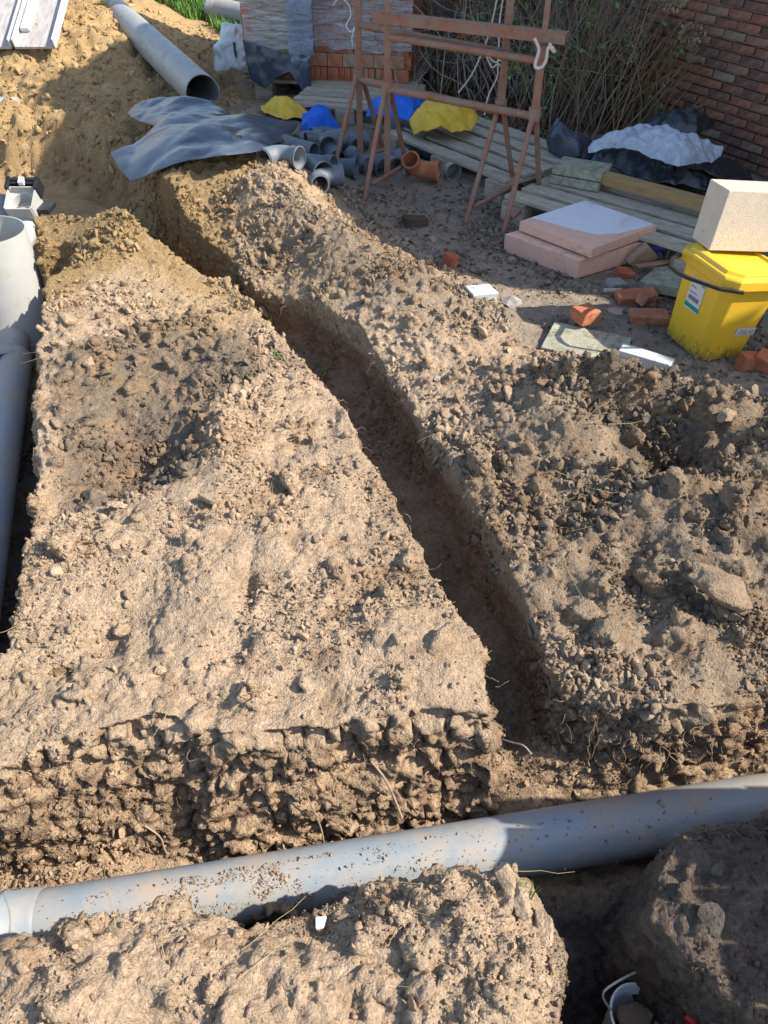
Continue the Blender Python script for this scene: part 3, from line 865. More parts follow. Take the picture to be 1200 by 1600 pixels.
# ------------------------------------------------------------------ materials
def simple(name, col, rough=.6, spec=.4, metal=0.0, noise=.15, nscale=12.0, bump=.0, bscale=60.0, dirt=None, dirt_amt=.4, dirt_scale=8.0, alpha=1.0, trans=0.0, sss=0.0, perobj=.0, stretch=None, coord='Object'):
    m, nt, b = mat_new(name)
    L = nt.links.new
    tc = N(nt, 'ShaderNodeTexCoord')
    out = tc.outputs[coord]
    if stretch:
        mp = N(nt, 'ShaderNodeMapping'); mp.inputs['Scale'].default_value = stretch
        L(out, mp.inputs[0]); out = mp.outputs[0]
    n1 = N(nt, 'ShaderNodeTexNoise', i_Scale=nscale, i_Detail=5.0, i_Roughness=.65); L(out, n1.inputs['Vector'])
    mr = N(nt, 'ShaderNodeMapRange'); mr.inputs[1].default_value = .3; mr.inputs[2].default_value = .7
    mr.inputs[3].default_value = 1 - noise; mr.inputs[4].default_value = 1 + noise
    L(n1.outputs['Fac'], mr.inputs[0])
    sc = N(nt, 'ShaderNodeVectorMath', operation='SCALE'); sc.inputs[0].default_value = col; L(mr.outputs[0], sc.inputs['Scale'])
    last = sc.outputs[0]
    if perobj:
        oi = N(nt, 'ShaderNodeObjectInfo')
        m2 = N(nt, 'ShaderNodeMapRange'); m2.inputs[3].default_value = 1 - perobj; m2.inputs[4].default_value = 1 + perobj
        L(oi.outputs['Random'], m2.inputs[0])
        s2 = N(nt, 'ShaderNodeVectorMath', operation='SCALE'); L(last, s2.inputs[0]); L(m2.outputs[0], s2.inputs['Scale']); last = s2.outputs[0]
    if dirt:
        n2 = N(nt, 'ShaderNodeTexNoise', i_Scale=dirt_scale, i_Detail=8.0, i_Roughness=.75); L(out, n2.inputs['Vector'])
        m3 = N(nt, 'ShaderNodeMapRange'); m3.inputs[1].default_value = .62 - dirt_amt * .35; m3.inputs[2].default_value = .78 - dirt_amt * .2
        L(n2.outputs['Fac'], m3.inputs[0])
        mx = N(nt, 'ShaderNodeMix', data_type='RGBA'); mx.inputs['B'].default_value = (*dirt, 1)
        L(m3.outputs[0], mx.inputs['Factor']); L(last, mx.inputs['A']); last = mx.outputs['Result']
        mm = N(nt, 'ShaderNodeMapRange'); mm.inputs[3].default_value = rough; mm.inputs[4].default_value = .9
        L(m3.outputs[0], mm.inputs[0]); L(mm.outputs[0], b.inputs['Roughness'])
    else:
        b.inputs['Roughness'].default_value = rough
    L(last, b.inputs['Base Color'])
    b.inputs['Specular IOR Level'].default_value = spec
    b.inputs['Metallic'].default_value = metal
    b.inputs['Alpha'].default_value = alpha
    b.inputs['Transmission Weight'].default_value = trans
    if bump:
        n3 = N(nt, 'ShaderNodeTexNoise', i_Scale=bscale, i_Detail=6.0, i_Roughness=.7); L(out, n3.inputs['Vector'])
        bp = N(nt, 'ShaderNodeBump'); bp.inputs['Strength'].default_value = min(1, bump); bp.inputs['Distance'].default_value = .004 * max(1, bump)
        L(n3.outputs['Fac'], bp.inputs['Height']); L(bp.outputs[0], b.inputs['Normal'])
    return m
SOILC = (.36, .25, .16)
M_PVC = simple('grey_pvc', (.27, .31, .34), .38, .5, noise=.05, bump=.15, bscale=30, dirt=(.40, .32, .24), dirt_amt=.55, dirt_scale=6)
M_PVC_L = simple('light_grey_pvc', (.43, .43, .41), .5, .4, noise=.05, bump=.1, bscale=30, dirt=(.42, .34, .24), dirt_amt=.25, dirt_scale=7)
M_PVC_D = simple('fitting_grey_pvc', (.13, .155, .18), .45, .45, noise=.1, dirt=(.28, .23, .18), dirt_amt=.35, dirt_scale=25, perobj=.25)
M_PVC_O = simple('orange_pvc', (.52, .17, .07), .45, .45, noise=.1, dirt=(.3, .2, .14), dirt_amt=.4, dirt_scale=25)
M_RUBBER = simple('black_rubber', (.018, .018, .02), .6, .3)
M_TARP = simple('blue_black_sheeting', (.048, .060, .085), .30, .6, noise=.3, nscale=4, bump=.7, bscale=9, dirt=(.15, .13, .11), dirt_amt=.12, dirt_scale=14)
M_TARP_K = simple('black_sheeting', (.022, .026, .034), .26, .7, noise=.2, nscale=6, bump=1.2, bscale=10, dirt=(.10, .09, .08), dirt_amt=.3, dirt_scale=6)
M_WOOD = simple('weathered_pallet_wood', (.50, .42, .32), .8, .2, noise=.25, nscale=9, bump=1.2, bscale=40, dirt=(.25, .20, .15), dirt_amt=.4, dirt_scale=7, perobj=.14, stretch=(1, 7, 7))
M_WOOD_Y = simple('yellow_timber', (.42, .27, .12), .75, .2, noise=.2, nscale=6, bump=1, bscale=40, dirt=(.2, .15, .1), dirt_amt=.3, stretch=(1, 8, 8))
M_TREST = simple('red_oxide_steel', (.31, .115, .065), .6, .4, noise=.35, nscale=16, bump=.6, bscale=90, dirt=(.27, .20, .15), dirt_amt=.75, dirt_scale=11, perobj=.18)
M_BLUE = simple('blue_mesh_bag', (.015, .14, .66), .55, .3, noise=.2, nscale=12, bump=.8, bscale=200)
M_YELBAG = simple('yellow_mesh_bag', (.82, .53, .05), .6, .3, noise=.15, nscale=12, bump=.8, bscale=220, dirt=(.45, .28, .08), dirt_amt=.4, dirt_scale=12)
M_XPS = simple('orange_pink_foam_board', (.78, .47, .35), .85, .15, noise=.06, nscale=30, bump=.5, bscale=160, dirt=(.42, .30, .22), dirt_amt=.25, dirt_scale=14)
M_FACING = simple('white_board_facing', (.74, .74, .76), .6, .3, noise=.05, dirt=(.5, .36, .27), dirt_amt=.22, dirt_scale=6)
M_AAC = simple('cream_aerated_block', (.72, .62, .49), .95, .1, noise=.05, nscale=25, bump=1.6, bscale=190, dirt=(.42, .34, .25), dirt_amt=.2, dirt_scale=40)
M_PAV = simple('mossy_concrete', (.40, .375, .29), .95, .1, noise=.3, nscale=22, bump=1.6, bscale=120, dirt=(.13, .13, .05), dirt_amt=.40, dirt_scale=16)
M_CONC = simple('grey_concrete', (.36, .345, .33), .95, .1, noise=.2, nscale=14, bump=1.3, bscale=110, dirt=(.22, .18, .14), dirt_amt=.4, dirt_scale=14)
M_CONC_W = simple('white_concrete', (.56, .57, .58), .9, .15, noise=.1, nscale=14, bump=1.0, bscale=110, dirt=(.36, .30, .24), dirt_amt=.3, dirt_scale=20)
M_WHITE = simple('white_plastic', (.74, .74, .72), .5, .4, noise=.05, dirt=(.42, .34, .26), dirt_amt=.25, dirt_scale=14)
M_GREEN = simple('green_plastic', (.02, .30, .16), .5, .4)
M_CORD = simple('pale_cord', (.62, .52, .47), .8, .2)
M_RED = simple('red_plastic', (.62, .035, .03), .45, .4)
M_GLOVE = simple('violet_blue_glove', (.17, .20, .68), .5, .35, noise=.15, nscale=30)
M_STEELW = simple('pale_wire', (.55, .50, .42), .4, .5, metal=.5)
M_BLACKP = simple('black_plastic', (.022, .022, .025), .42, .4)
M_ROOT = simple('root', (.34, .25, .17), .9, .1, noise=.3)
M_GREYPIPE_FAR = M_PVC
def brick_mat(name, c1, c2, c3, perobj=True):
    m, nt, b = mat_new(name)
    L = nt.links.new
    oi = N(nt, 'ShaderNodeObjectInfo'); tc = N(nt, 'ShaderNodeTexCoord')
    cr = N(nt, 'ShaderNodeValToRGB')
    e = cr.color_ramp.elements; e[0].color = (*c1, 1); e[1].color = (*c3, 1); e[0].position = .1; e[1].position = .95
    q = cr.color_ramp.elements.new(.55); q.color = (*c2, 1)
    L(oi.outputs['Random'], cr.inputs[0])
    n1 = N(nt, 'ShaderNodeTexNoise', i_Scale=22.0, i_Detail=8.0, i_Roughness=.75); L(tc.outputs['Object'], n1.inputs['Vector'])
    mr = N(nt, 'ShaderNodeMapRange'); mr.inputs[1].default_value = .3; mr.inputs[2].default_value = .7; mr.inputs[3].default_value = .6; mr.inputs[4].default_value = 1.3
    L(n1.outputs['Fac'], mr.inputs[0])
    sc = N(nt, 'ShaderNodeVectorMath', operation='SCALE'); L(cr.outputs[0], sc.inputs[0]); L(mr.outputs[0], sc.inputs['Scale'])
    n2 = N(nt, 'ShaderNodeTexNoise', i_Scale=9.0, i_Detail=8.0, i_Roughness=.8)
    L(tc.outputs['Object'], n2.inputs['Vector'])
    m3 = N(nt, 'ShaderNodeMapRange'); m3.inputs[1].default_value = .55; m3.inputs[2].default_value = .75; L(n2.outputs['Fac'], m3.inputs[0])
    mx = N(nt, 'ShaderNodeMix', data_type='RGBA'); mx.inputs['B'].default_value = (.42, .34, .28, 1)
    L(m3.outputs[0], mx.inputs['Factor']); L(sc.outputs[0], mx.inputs['A']); L(mx.outputs['Result'], b.inputs['Base Color'])
    b.inputs['Roughness'].default_value = .92; b.inputs['Specular IOR Level'].default_value = .15
    bp = N(nt, 'ShaderNodeBump'); bp.inputs['Strength'].default_value = .8; bp.inputs['Distance'].default_value = .006
    L(n1.outputs['Fac'], bp.inputs['Height']); L(bp.outputs[0], b.inputs['Normal'])
    return m
M_BRICK = brick_mat('orange_red_brick', (.42, .13, .065), (.50, .175, .085), (.42, .29, .20))
M_WALLBRICK = brick_mat('old_wall_brick', (.15, .085, .065), (.29, .115, .075), (.25, .175, .13))
M_MORTAR = simple('lime_mortar', (.30, .255, .21), .95, .1, noise=.25, nscale=20, bump=1.2, bscale=90)
# stretch film: clear with whitish streaks
def film_mat(name, tint, lo, hi, sx, sy, rough=.25):
    m, nt, b = mat_new(name)
    L = nt.links.new
    tc = N(nt, 'ShaderNodeTexCoord'); mp = N(nt, 'ShaderNodeMapping'); mp.inputs['Scale'].default_value = (sx, sx, sy)
    L(tc.outputs['Object'], mp.inputs[0])
    n1 = N(nt, 'ShaderNodeTexNoise', i_Scale=6.0, i_Detail=7.0, i_Roughness=.75, i_Distortion=.6); L(mp.outputs[0], n1.inputs['Vector'])
    mr = N(nt, 'ShaderNodeMapRange'); mr.inputs[1].default_value = .38; mr.inputs[2].default_value = .68; mr.inputs[3].default_value = lo; mr.inputs[4].default_value = hi
    L(n1.outputs['Fac'], mr.inputs[0])
    b.inputs['Base Color'].default_value = (*tint, 1); b.inputs['Roughness'].default_value = rough
    b.inputs['Specular IOR Level'].default_value = .8
    L(mr.outputs[0], b.inputs['Alpha'])
    bp = N(nt, 'ShaderNodeBump'); bp.inputs['Strength'].default_value = 1; bp.inputs['Distance'].default_value = .02
    L(n1.outputs['Fac'], bp.inputs['Height']); L(bp.outputs[0], b.inputs['Normal'])
    return m
M_FILM = film_mat('clear_stretch_film', (.80, .82, .86), .04, .55, 1, 9, .12)
M_FILM_B = film_mat('bluish_stretch_film', (.36, .44, .58), .25, .85, 1.5, 8)
M_POLY = film_mat('milky_polythene', (.66, .72, .82), .45, .95, 1.5, 1.5, .3)
# ------------------------------------------------------------------ low brick house on the right: its eave shades the yard
WA = Vector((2.28, 5.4, 0)); WD = Vector((.479, -.878, 0)).normalized(); WN = Vector((-.878, -.479, 0)).normalized()
house = empty('brick_house', WA, math.atan2(WD.y, WD.x), label='old brick house whose weathered red brick wall stands at the upper right', cat='house')
# local x runs along the wall towards the camera side, local y points into the house
mb = MB(); L0, L1, HH = -1.15, 1.65, 3.8
box(mb, (L0 + L1) / 2, 1.6 + .012, HH / 2 - .2, L1 - L0, 3.2, HH + .4)
core = mb.build('wall', M_MORTAR, house)
mb = MB()
mb.add([(L0 - .1, -.25, HH), (L1 + .2, -.25, HH), (L1 + .2, 1.7, HH + 1.1), (L0 - .1, 1.7, HH + 1.1), (L0 - .1, 3.6, HH), (L1 + .2, 3.6, HH),
        (L0 - .1, -.25, HH + .07), (L1 + .2, -.25, HH + .07), (L1 + .2, 1.7, HH + 1.18), (L0 - .1, 1.7, HH + 1.18), (L0 - .1, 3.6, HH + .07), (L1 + .2, 3.6, HH + .07)],
       [(0, 3, 2, 1), (3, 4, 5, 2), (6, 7, 8, 9), (9, 8, 11, 10), (0, 1, 7, 6), (4, 10, 11, 5), (0, 6, 9, 3), (3, 9, 10, 4), (1, 2, 8, 7), (2, 5, 11, 8)])
mb.build('roof', simple('dark_roof_tiles', (.10, .06, .05), .8, .2, noise=.3), house)
mb = MB(); box(mb, 0, 0, 0, .166, .03, .044, jit=.003); proto = mb.build('brick', M_WALLBRICK, house, bevel=.004)
k = 0
for row in range(21):
    for c in range(14):
        x = L0 + .09 + c * .178 + (.089 if row % 2 else 0)
        if x > 1.15: continue
        o = proto if k == 0 else proto.copy()
        if k: COL.objects.link(o)
        o.parent = house
        o.location = (x + random.uniform(-.003, .003), random.uniform(-.004, .004), .03 + row * .056 + random.uniform(-.002, .002))
        o.rotation_euler = (random.uniform(-.03, .03), random.uniform(-.012, .012), random.uniform(-.02, .02))
        k += 1

# added unseen wall, its top cut to shade the yard and light the bin
bw = empty('added_shade_wall', WA, math.atan2(WD.y, WD.x), label='unseen wall added beyond the right edge to shade the yard and light the bin', cat='wall')
prof = [(1.68, -.2), (1.68, 3.18), (2.45, 3.08), (2.72, 3.02), (2.74, 2.27), (3.5, 2.22), (3.52, 2.56), (4.1, 2.36), (4.9, 2.0), (6.0, 1.6), (6.0, -.2)]
mb = MB(); n_ = len(prof)
mb.add([(a, .0, b) for a, b in prof] + [(a, .24, b) for a, b in prof], [tuple(range(n_)), tuple(range(2 * n_ - 1, n_ - 1, -1))] + [(i, n_ + i, n_ + (i + 1) % n_, (i + 1) % n_) for i in range(n_)])
mb.build('wall', M_MORTAR, bw)

# old grey wall behind the shrubs
gw = empty('garden_wall', (1.05, 7.55, 0), math.atan2(-1.0, 1.7), label='old grey rendered garden wall behind the bare shrubs', cat='wall')
mb = MB(); box(mb, 0, .1, 1.0, 4.6, .2, 2.2)
mb.build('wall', simple('old_grey_render', (.20, .185, .165), .95, .1, noise=.45, nscale=5, bump=2, bscale=18, dirt=(.08, .07, .06), dirt_amt=.6, dirt_scale=4), gw)

# ------------------------------------------------------------------ brick pallet added out of frame on the right to shade the lower heap
def pallet(name, loc, rz, label, cat='pallet', nsl=5, length=1.2, width=.8, group=None, tilt=(0, 0)):
    t = empty(name, loc, 0, rot=(tilt[0], tilt[1], rz), label=label, cat=cat, group=group)
    mb = MB(); box(mb, 0, 0, 0, .145, .10, .075); bl = mb.build('block', M_WOOD, t, bevel=.003)
    k = 0
    for x in (-length / 2 + .073, 0, length / 2 - .073):
        for y in (-width / 2 + .05, 0, width / 2 - .05):
            o = bl if k == 0 else bl.copy()
            if k: COL.objects.link(o); o.parent = t
            o.location = (x, y, .0595); k += 1
    mb = MB(); box(mb, 0, 0, 0, length, .095, .02); rn = mb.build('runner', M_WOOD, t, bevel=.002)
    mb = MB(); box(mb, 0, 0, 0, .14, width, .02); cr = mb.build('cross_board', M_WOOD, t, bevel=.002)
    for k, y in enumerate((-width / 2 + .05, 0, width / 2 - .05)):
        o = rn if k == 0 else rn.copy()
        if k: COL.objects.link(o); o.parent = t
        o.location = (0, y, .0105)
    for k, x in enumerate((-length / 2 + .073, 0, length / 2 - .073)):
        o = cr if k == 0 else cr.copy()
        if k: COL.objects.link(o); o.parent = t
        o.location = (x, 0, .108)
    w = width / nsl
    mb = MB(); box(mb, 0, 0, 0, length, w - .046, .02, jit=.001); sl = mb.build('slat', M_WOOD, t, bevel=.002)
    for k in range(nsl):
        o = sl if k == 0 else sl.copy()
        if k: COL.objects.link(o); o.parent = t
        o.location = (random.uniform(-.004, .004), -width / 2 + w * (k + .5), .1295 + random.uniform(-.001, .002)); o.rotation_euler = (random.uniform(-.02, .02), 0, random.uniform(-.008, .008))
    return t
OUTX, OUTY = 1.20, .93
pallet('wooden_pallet', (OUTX + .62, OUTY - .42, gz(OUTX + .3, OUTY - .4)), 0, 'unseen wooden pallet added under the shading brick stack outside the right edge')
st = empty('added_shade_bricks', (OUTX + .62, OUTY - .42, gz(OUTX + .3, OUTY - .4) + .14), 0, label='unseen low stack of red bricks added outside the right edge to cast shade', cat='bricks')
mb = MB(); box(mb, 0, 0, 0, .205, .098, .062, jit=.002); pb = mb.build('brick', M_BRICK, st, bevel=.004)
k = 0
for lay in range(7):
    for i in range(5):
        for j in range(7):
            if 0 < i < 4 and 0 < j < 6 and lay < 6: continue
            o = pb if k == 0 else pb.copy()
            if k: COL.objects.link(o); o.parent = st
            o.location = (-.44 + i * .215 + (.02 if lay % 2 else 0), -.33 + j * .108, .032 + lay * .0645); o.rotation_euler = (0, 0, random.uniform(-.03, .03)); k += 1

# ------------------------------------------------------------------ pipes
def pipe_thing(name, pts, r, label, mat=None, wall=.004, seg=40, cat='pipe'):
    t = tag(empty(name, pts[0]), label, cat)
    mb = MB(); tube(mb, [Vector(p) - Vector(pts[0]) for p in pts], r, seg, wall=wall); mb.build('barrel', mat or M_PVC, t)
    return t
def sock(parent, org, a, b, r, L=.09, mat=None, name='socket', lip=.006, wall=.004):
    """widened socket with a rolled rim around the point a, opening towards b"""
    a = Vector(a) - Vector(org); b = Vector(b) - Vector(org); d = (b - a).normalized()
    pr = [(0, r + .001), (.012, r + lip), (L - .022, r + lip), (L - .018, r + lip + .005), (L - .004, r + lip + .005), (L, r + lip + .001)]
    mb = MB(); tube(mb, [a + d * q for q, _ in pr], [q for _, q in pr], 40, wall=wall + lip * .6); return mb.build(name, mat or M_PVC, parent)
# front pipe
A = P(60, 1444, -.34); B = P(1160, 1262, -.31); dv = (B - A).normalized()
t = pipe_thing('drain_pipe', [A, B + dv * .9], .08, 'long grey drain pipe lying in the front trench, partly buried in soil')
sock(t, A, A + dv * .012, A - dv * .2, .080, .10)
A2 = A - dv * .06
t = pipe_thing('drain_pipe', [A2, A2 - dv * .12 + Vector((-.02, -.01, -.01)), A2 - dv * .9 + Vector((-.05, -.06, -.10))], .079, 'short grey pipe end entering the front pipe socket at the left edge')
# left pipe and standing chamber
LA = Vector((-1.94, 3.55, -.41)); LB = Vector((-1.305, 1.245, -.41)); dv = (LB - LA).normalized()
t = pipe_thing('drain_pipe', [LA, LB], .08, 'grey drain pipe running down the shaded left trench', seg=44)
CH = Vector((-2.085, 3.93, -.52))
t = tag(empty('inspection_chamber', CH), 'wide upright grey pipe standing open in the left trench', 'chamber pipe')
mb = MB(); tube(mb, [(0, 0, 0), (0.01, 0, .33), (.02, 0, .645)], [.205, .205, .198], 64, wall=.007); mb.build('riser', M_PVC_L, t)
mb = MB(); tube(mb, [(0, 0, .0), (0, 0, .02), (.0, 0, .06), (.0, 0, .07)], [.212, .214, .214, .209], 64, wall=.006); mb.build('base_ring', M_PVC, t)
d0 = CH + (LA - CH) * 1.0
st0 = Vector((CH.x + .045, CH.y - .14, -.41))
mb = MB(); pr = [(0, .087), (.15, .087), (.215, .088), (.22, .096), (.25, .096), (.255, .089), (.30, .089), (.305, .095), (.335, .095), (.34, .086)]
tube(mb, [st0 - CH + dv * q for q, _ in pr], [q for _, q in pr], 44, wall=.006); mb.build('side_socket', M_PVC, t)
# gully with black frame beyond the chamber
GB = P(42, 325, -.14)
t = tag(empty('drain_gully', GB), 'square grey drain gully with an open throat and black clip frame', 'gully')
mb = MB()
s = .088
# square hopper with a round throat inside
def hopper(mb, s, h, rin, z0):
    v = []; f = []; n = 40
    def sqp(a, s):
        c, q = math.cos(a), math.sin(a); k = s / max(abs(c), abs(q)); return (c * k, q * k)
    rings = [(s, z0), (s, z0 + h), (s - .007, z0 + h), (s - .008, z0 + h - .035)]
    for ss, z in rings:
        for i in range(n):
            a = 2 * math.pi * i / n + math.pi / n
            x, y = sqp(a, ss); v.append((x, y, z))
    for rr, z in ((rin, z0 + h - .045), (rin * .96, z0 + .01), (rin * .5, z0 + .005)):
        for i in range(n):
            a = 2 * math.pi * i / n + math.pi / n
            v.append((rr * math.cos(a), rr * math.sin(a), z))
    for k in range(6):
        for i in range(n):
            j = (i + 1) % n
            f.append((k * n + i, k * n + j, (k + 1) * n + j, (k + 1) * n + i))
    mb.add(v, f, False)
MT = Matrix.Rotation(.5, 4, 'X')
hb = MB(); hopper(hb, s, .12, .07, 0)
o = hb.build('hopper', M_PVC_L, t); o.matrix_local = Matrix.Translation((0, 0, -.02)) @ MT
mb = MB(); tube(mb, [(0, 0, 0), (0, -.03, -.06), (0.005, -.10, -.11), (-.03, -.22, -.18), (-.12, -.36, -.26)], [.062, .062, .064, .064, .064], 32, wall=.004); mb.build('outlet', M_PVC_L, t)
mb = MB()
for x in (-.09, .09): box(mb, x, .10, .07, .025, .09, .10, M=MT)
box(mb, 0, .125, .075, .20, .022, .09, M=MT)
for z in (.05, .08, .105): box(mb, 0, .11, z, .19, .03, .008, M=MT)
mb.build('clip_frame', M_BLACKP, t, bevel=.003)
mb = MB(); box(mb, 0, .108, .115, .035, .045, .03, M=MT); mb.build('clip', M_WHITE, t, bevel=.003)
mb = MB(); box(mb, .125, .0, .0, .08, .14, .03); mb.build('side_bracket', M_BLACKP, t, bevel=.003)
# flat grey cover leaning beside the gully at the frame's edge
c = P(-8, 335, -.15)
mb = MB(); box(mb, 0, 0, 0, .26, .34, .02)
o = mb.build('cover_plate', M_CONC, None, bevel=.003); o.location = c; o.rotation_euler = (.5, .35, .35); tag(o, 'grey cover plate leaning at the left edge beside the gully', 'plate')
# long 250 pipe
mouth = P(316, 160, .18); back = PY(150, 4, 11.2); back.z = .32
mouth = Vector((-1.55, 6.62, .24)); 
a = P(317, 146, .20); b = P(130, -30, .28)
t = pipe_thing('drain_pipe', [a, b + (b - a) * .1], .128, 'wide long grey pipe lying across the sand with its open end at the black sheet', wall=.006, seg=48, mat=simple('aged_grey_pvc', (.30, .305, .30), .45, .45, noise=.08, dirt=(.36, .28, .18), dirt_amt=.35, dirt_scale=7))
# grey pipe in the grass
a = P(333, 14, .17); b = P(425, 34, .14)
t = pipe_thing('drain_pipe', [a, b + (b - a) * .6], .115, 'grey pipe in the grass with its open end beside the brick pallet', wall=.005, seg=40)
sock(t, a, a + (b - a).normalized() * .1, a - (b - a), .115, .11)
a = P(352, 45, .03); b = P(425, 58, .03)
mb = MB(); tube(mb, [a, (a + b) / 2 + Vector((0, .02, .01)), b + (b - a) * .5], .016, 10); o = mb.build('green_pipe', M_GREEN); tag(o, 'thin green pipe on the grass under the grey pipe', 'pipe')
# pale pipes at left edge behind pit
a = P(-40, 180, -.04); b = P(38, 176, -.05)
mb = MB(); tube(mb, [a, b], .055, 20); o = mb.build('drain_pipe', M_WHITE); tag(o, 'pale pipe end sticking out of the sand at the left edge', 'pipe')
a = P(-40, 160, .02); b = P(28, 163, .0)
mb = MB(); tube(mb, [a, b], .05, 20); o = mb.build('drain_pipe', M_PVC_L); tag(o, 'second pale pipe end, just behind the first at the left edge', 'pipe')

# ------------------------------------------------------------------ concrete troughs at the top left
for i, (x0, x1, lab) in enumerate(((-62, 25, 'grey concrete trough standing at the very corner left of its twin'), (28, 93, 'grey concrete trough with pale edges beside the sand bank'))):
    p0 = P(x0, 68, .27); p1 = P(x1, 68, .27)
    w = (p1 - p0).length
    t = empty('concrete_trough', p0, math.atan2((p1 - p0).y, (p1 - p0).x) + (.0), label=lab, cat='concrete trough')
    MS = simple('worn_concrete_%d' % i, (.40, .37, .35), .7, .3, metal=.0, noise=.3, nscale=7, dirt=(.42, .40, .37), dirt_amt=.4, dirt_scale=9, stretch=(5, 1, 1))
    T_ = Matrix.Rotation(math.radians(24), 4, 'X')
    mb = MB(); box(mb, w / 2, 1.1, .03, w - .01, 2.4, .02, M=T_); mb.build('plate', MS, t)
    for nm, xx in (('flange', .01), ('flange', w - .01)):
        mb = MB(); box(mb, xx, 1.1, .065, .012, 2.4, .08, M=T_); mb.build(nm, M_CONC_W, t)
    if i:
        mb = MB(); box(mb, .07, .28, .06, .09, .40, .05, M=T_); mb.build('end_block', M_CONC_W, t, bevel=.02)

# ------------------------------------------------------------------ brick pallet with film
BL = P(404, 146, 0.02); BR = P(641, 157, .02)
ang = math.atan2((BR - BL).y, (BR - BL).x); WID = (BR - BL).length
mid = (BL + BR) / 2
pallet('wooden_pallet', (mid.x - math.sin(ang) * .55, mid.y + math.cos(ang) * .42, gz(mid.x, mid.y) - .01), ang, 'wooden pallet beneath the film wrapped red bricks', length=WID * 1.04, width=1.0, nsl=7)
bs = empty('brick_pallet_load', (BL.x, BL.y, gz(mid.x, mid.y) + .135), ang, label='cube of orange red bricks under torn clear film on a pallet', cat='bricks')
rnd = random.Random(3)
mbA = MB(); box(mbA, 0, 0, 0, .046, .2, .094, jit=.0015); hA = mbA.build('brick', M_BRICK, bs, bevel=.003)
mbB = MB(); box(mbB, 0, 0, 0, .122, .2, .094, jit=.002); hB = mbB.build('brick', M_BRICK, bs, bevel=.003)
na = nb = 0
z = .048
for row in range(8):
    x = 0.0
    wide_row = row in (1,)
    while x < WID - .03:
        if wide_row: big = rnd.random() < .75
        else: big = rnd.random() < .08
        w = .122 if big else .046
        if x + w > WID + .02: w = .046; big = False
        pr = hB if big else hA
        first = (nb == 0) if big else (na == 0)
        o = pr if first else pr.copy()
        if not first: COL.objects.link(o); o.parent = bs
        if big: nb += 1
        else: na += 1
        o.location = (x + w / 2, .1 + rnd.uniform(-.008, .008), z); o.rotation_euler = (0, rnd.uniform(-.02, .02), rnd.uniform(-.03, .03))
        x += w + .003
    z += .097
TOPZ = z - .045
mb = MB(); box(mb, WID / 2, .62, TOPZ / 2 - .004, WID - .01, .80, TOPZ - .01)
def striped_core(name):
    m, nt, b = mat_new(name); L = nt.links.new
    tc = N(nt, 'ShaderNodeTexCoord'); br = N(nt, 'ShaderNodeTexBrick')
    br.inputs['Color1'].default_value = (.42, .14, .07, 1); br.inputs['Color2'].default_value = (.48, .25, .16, 1); br.inputs['Mortar'].default_value = (.03, .02, .02, 1)
    br.inputs['Scale'].default_value = 1; br.inputs['Brick Width'].default_value = .1; br.inputs['Row Height'].default_value = .097; br.inputs['Mortar Size'].default_value = .003
    L(tc.outputs['Object'], br.inputs['Vector']); L(br.outputs['Color'], b.inputs['Base Color']); b.inputs['Roughness'].default_value = .9
    return m
core = mb.build('inner_bricks', striped_core('inner_brick'), bs); core['kind'] = 'stuff'
# left face bricks
k = 0
for row in range(8):
    for j in range(4):
        o = hB.copy(); COL.objects.link(o); o.parent = bs
        o.location = (-.055, .20 + j * .215, .048 + row * .097); o.rotation_euler = (0, 0, rnd.uniform(-.02, .02))
# tan boards strapped in front at the left
tb = empty('board_bundle', bs.matrix_basis @ Vector((.04, -.075, .14)), ang, label='bundle of tan fibre boards wrapped in film in front of the bricks', cat='boards')
M_TAN = simple('tan_fibre_board', (.40, .29, .155), .9, .1, noise=.3, nscale=14, bump=1.6, bscale=50, dirt=(.22, .15, .08), dirt_amt=.5, dirt_scale=10, stretch=(1, 1, 6), perobj=.2)
mb = MB(); box(mb, 0, 0, 0, .36, .13, .021, jit=.0015); pr = mb.build('board', M_TAN, tb, bevel=.002)
for k in range(26):
    o = pr if k == 0 else pr.copy()
    if k: COL.objects.link(o); o.parent = tb
    o.location = (.18 + rnd.uniform(-.006, .006), rnd.uniform(-.005, .005), .012 + k * .0236)
# film: parts of the load
def film(name, x0, x1, z0a, z0b, z1, y, mat, seed, amp=.012, parent=bs):
    nu, nv = 60, 50
    pts = np.zeros((nv, nu, 3))
    u = np.linspace(0, 1, nu); v = np.linspace(0, 1, nv)
    zb = z0a + (z0b - z0a) * u + .02 * vnoise(u * 9, u * 0, 0, seed)
    pts[..., 0] = x0 + (x1 - x0) * u[None, :]
    pts[..., 2] = zb[None, :] + (z1 - zb[None, :]) * v[:, None]
    pts[..., 1] = y - amp * (1 + fbm(pts[..., 0] * 5, pts[..., 2] * 22, 0, 3, seed))
    return solid_cloth(name, pts, nu, nv, mat, .001, parent)
film('stretch_film', -.02, .50, .20, .26, TOPZ + .02, -.150, M_FILM, 4)
film('stretch_film', .34, .54, .05, .22, TOPZ + .02, -.165, M_FILM_B, 6, .02)
film('stretch_film', .50, WID + .01, .24, .21, TOPZ + .02, -.012, M_FILM, 8)
film('stretch_film', .50, WID + .03, TOPZ - .22, TOPZ - .18, TOPZ + .03, -.035, M_FILM_B, 9, .02)
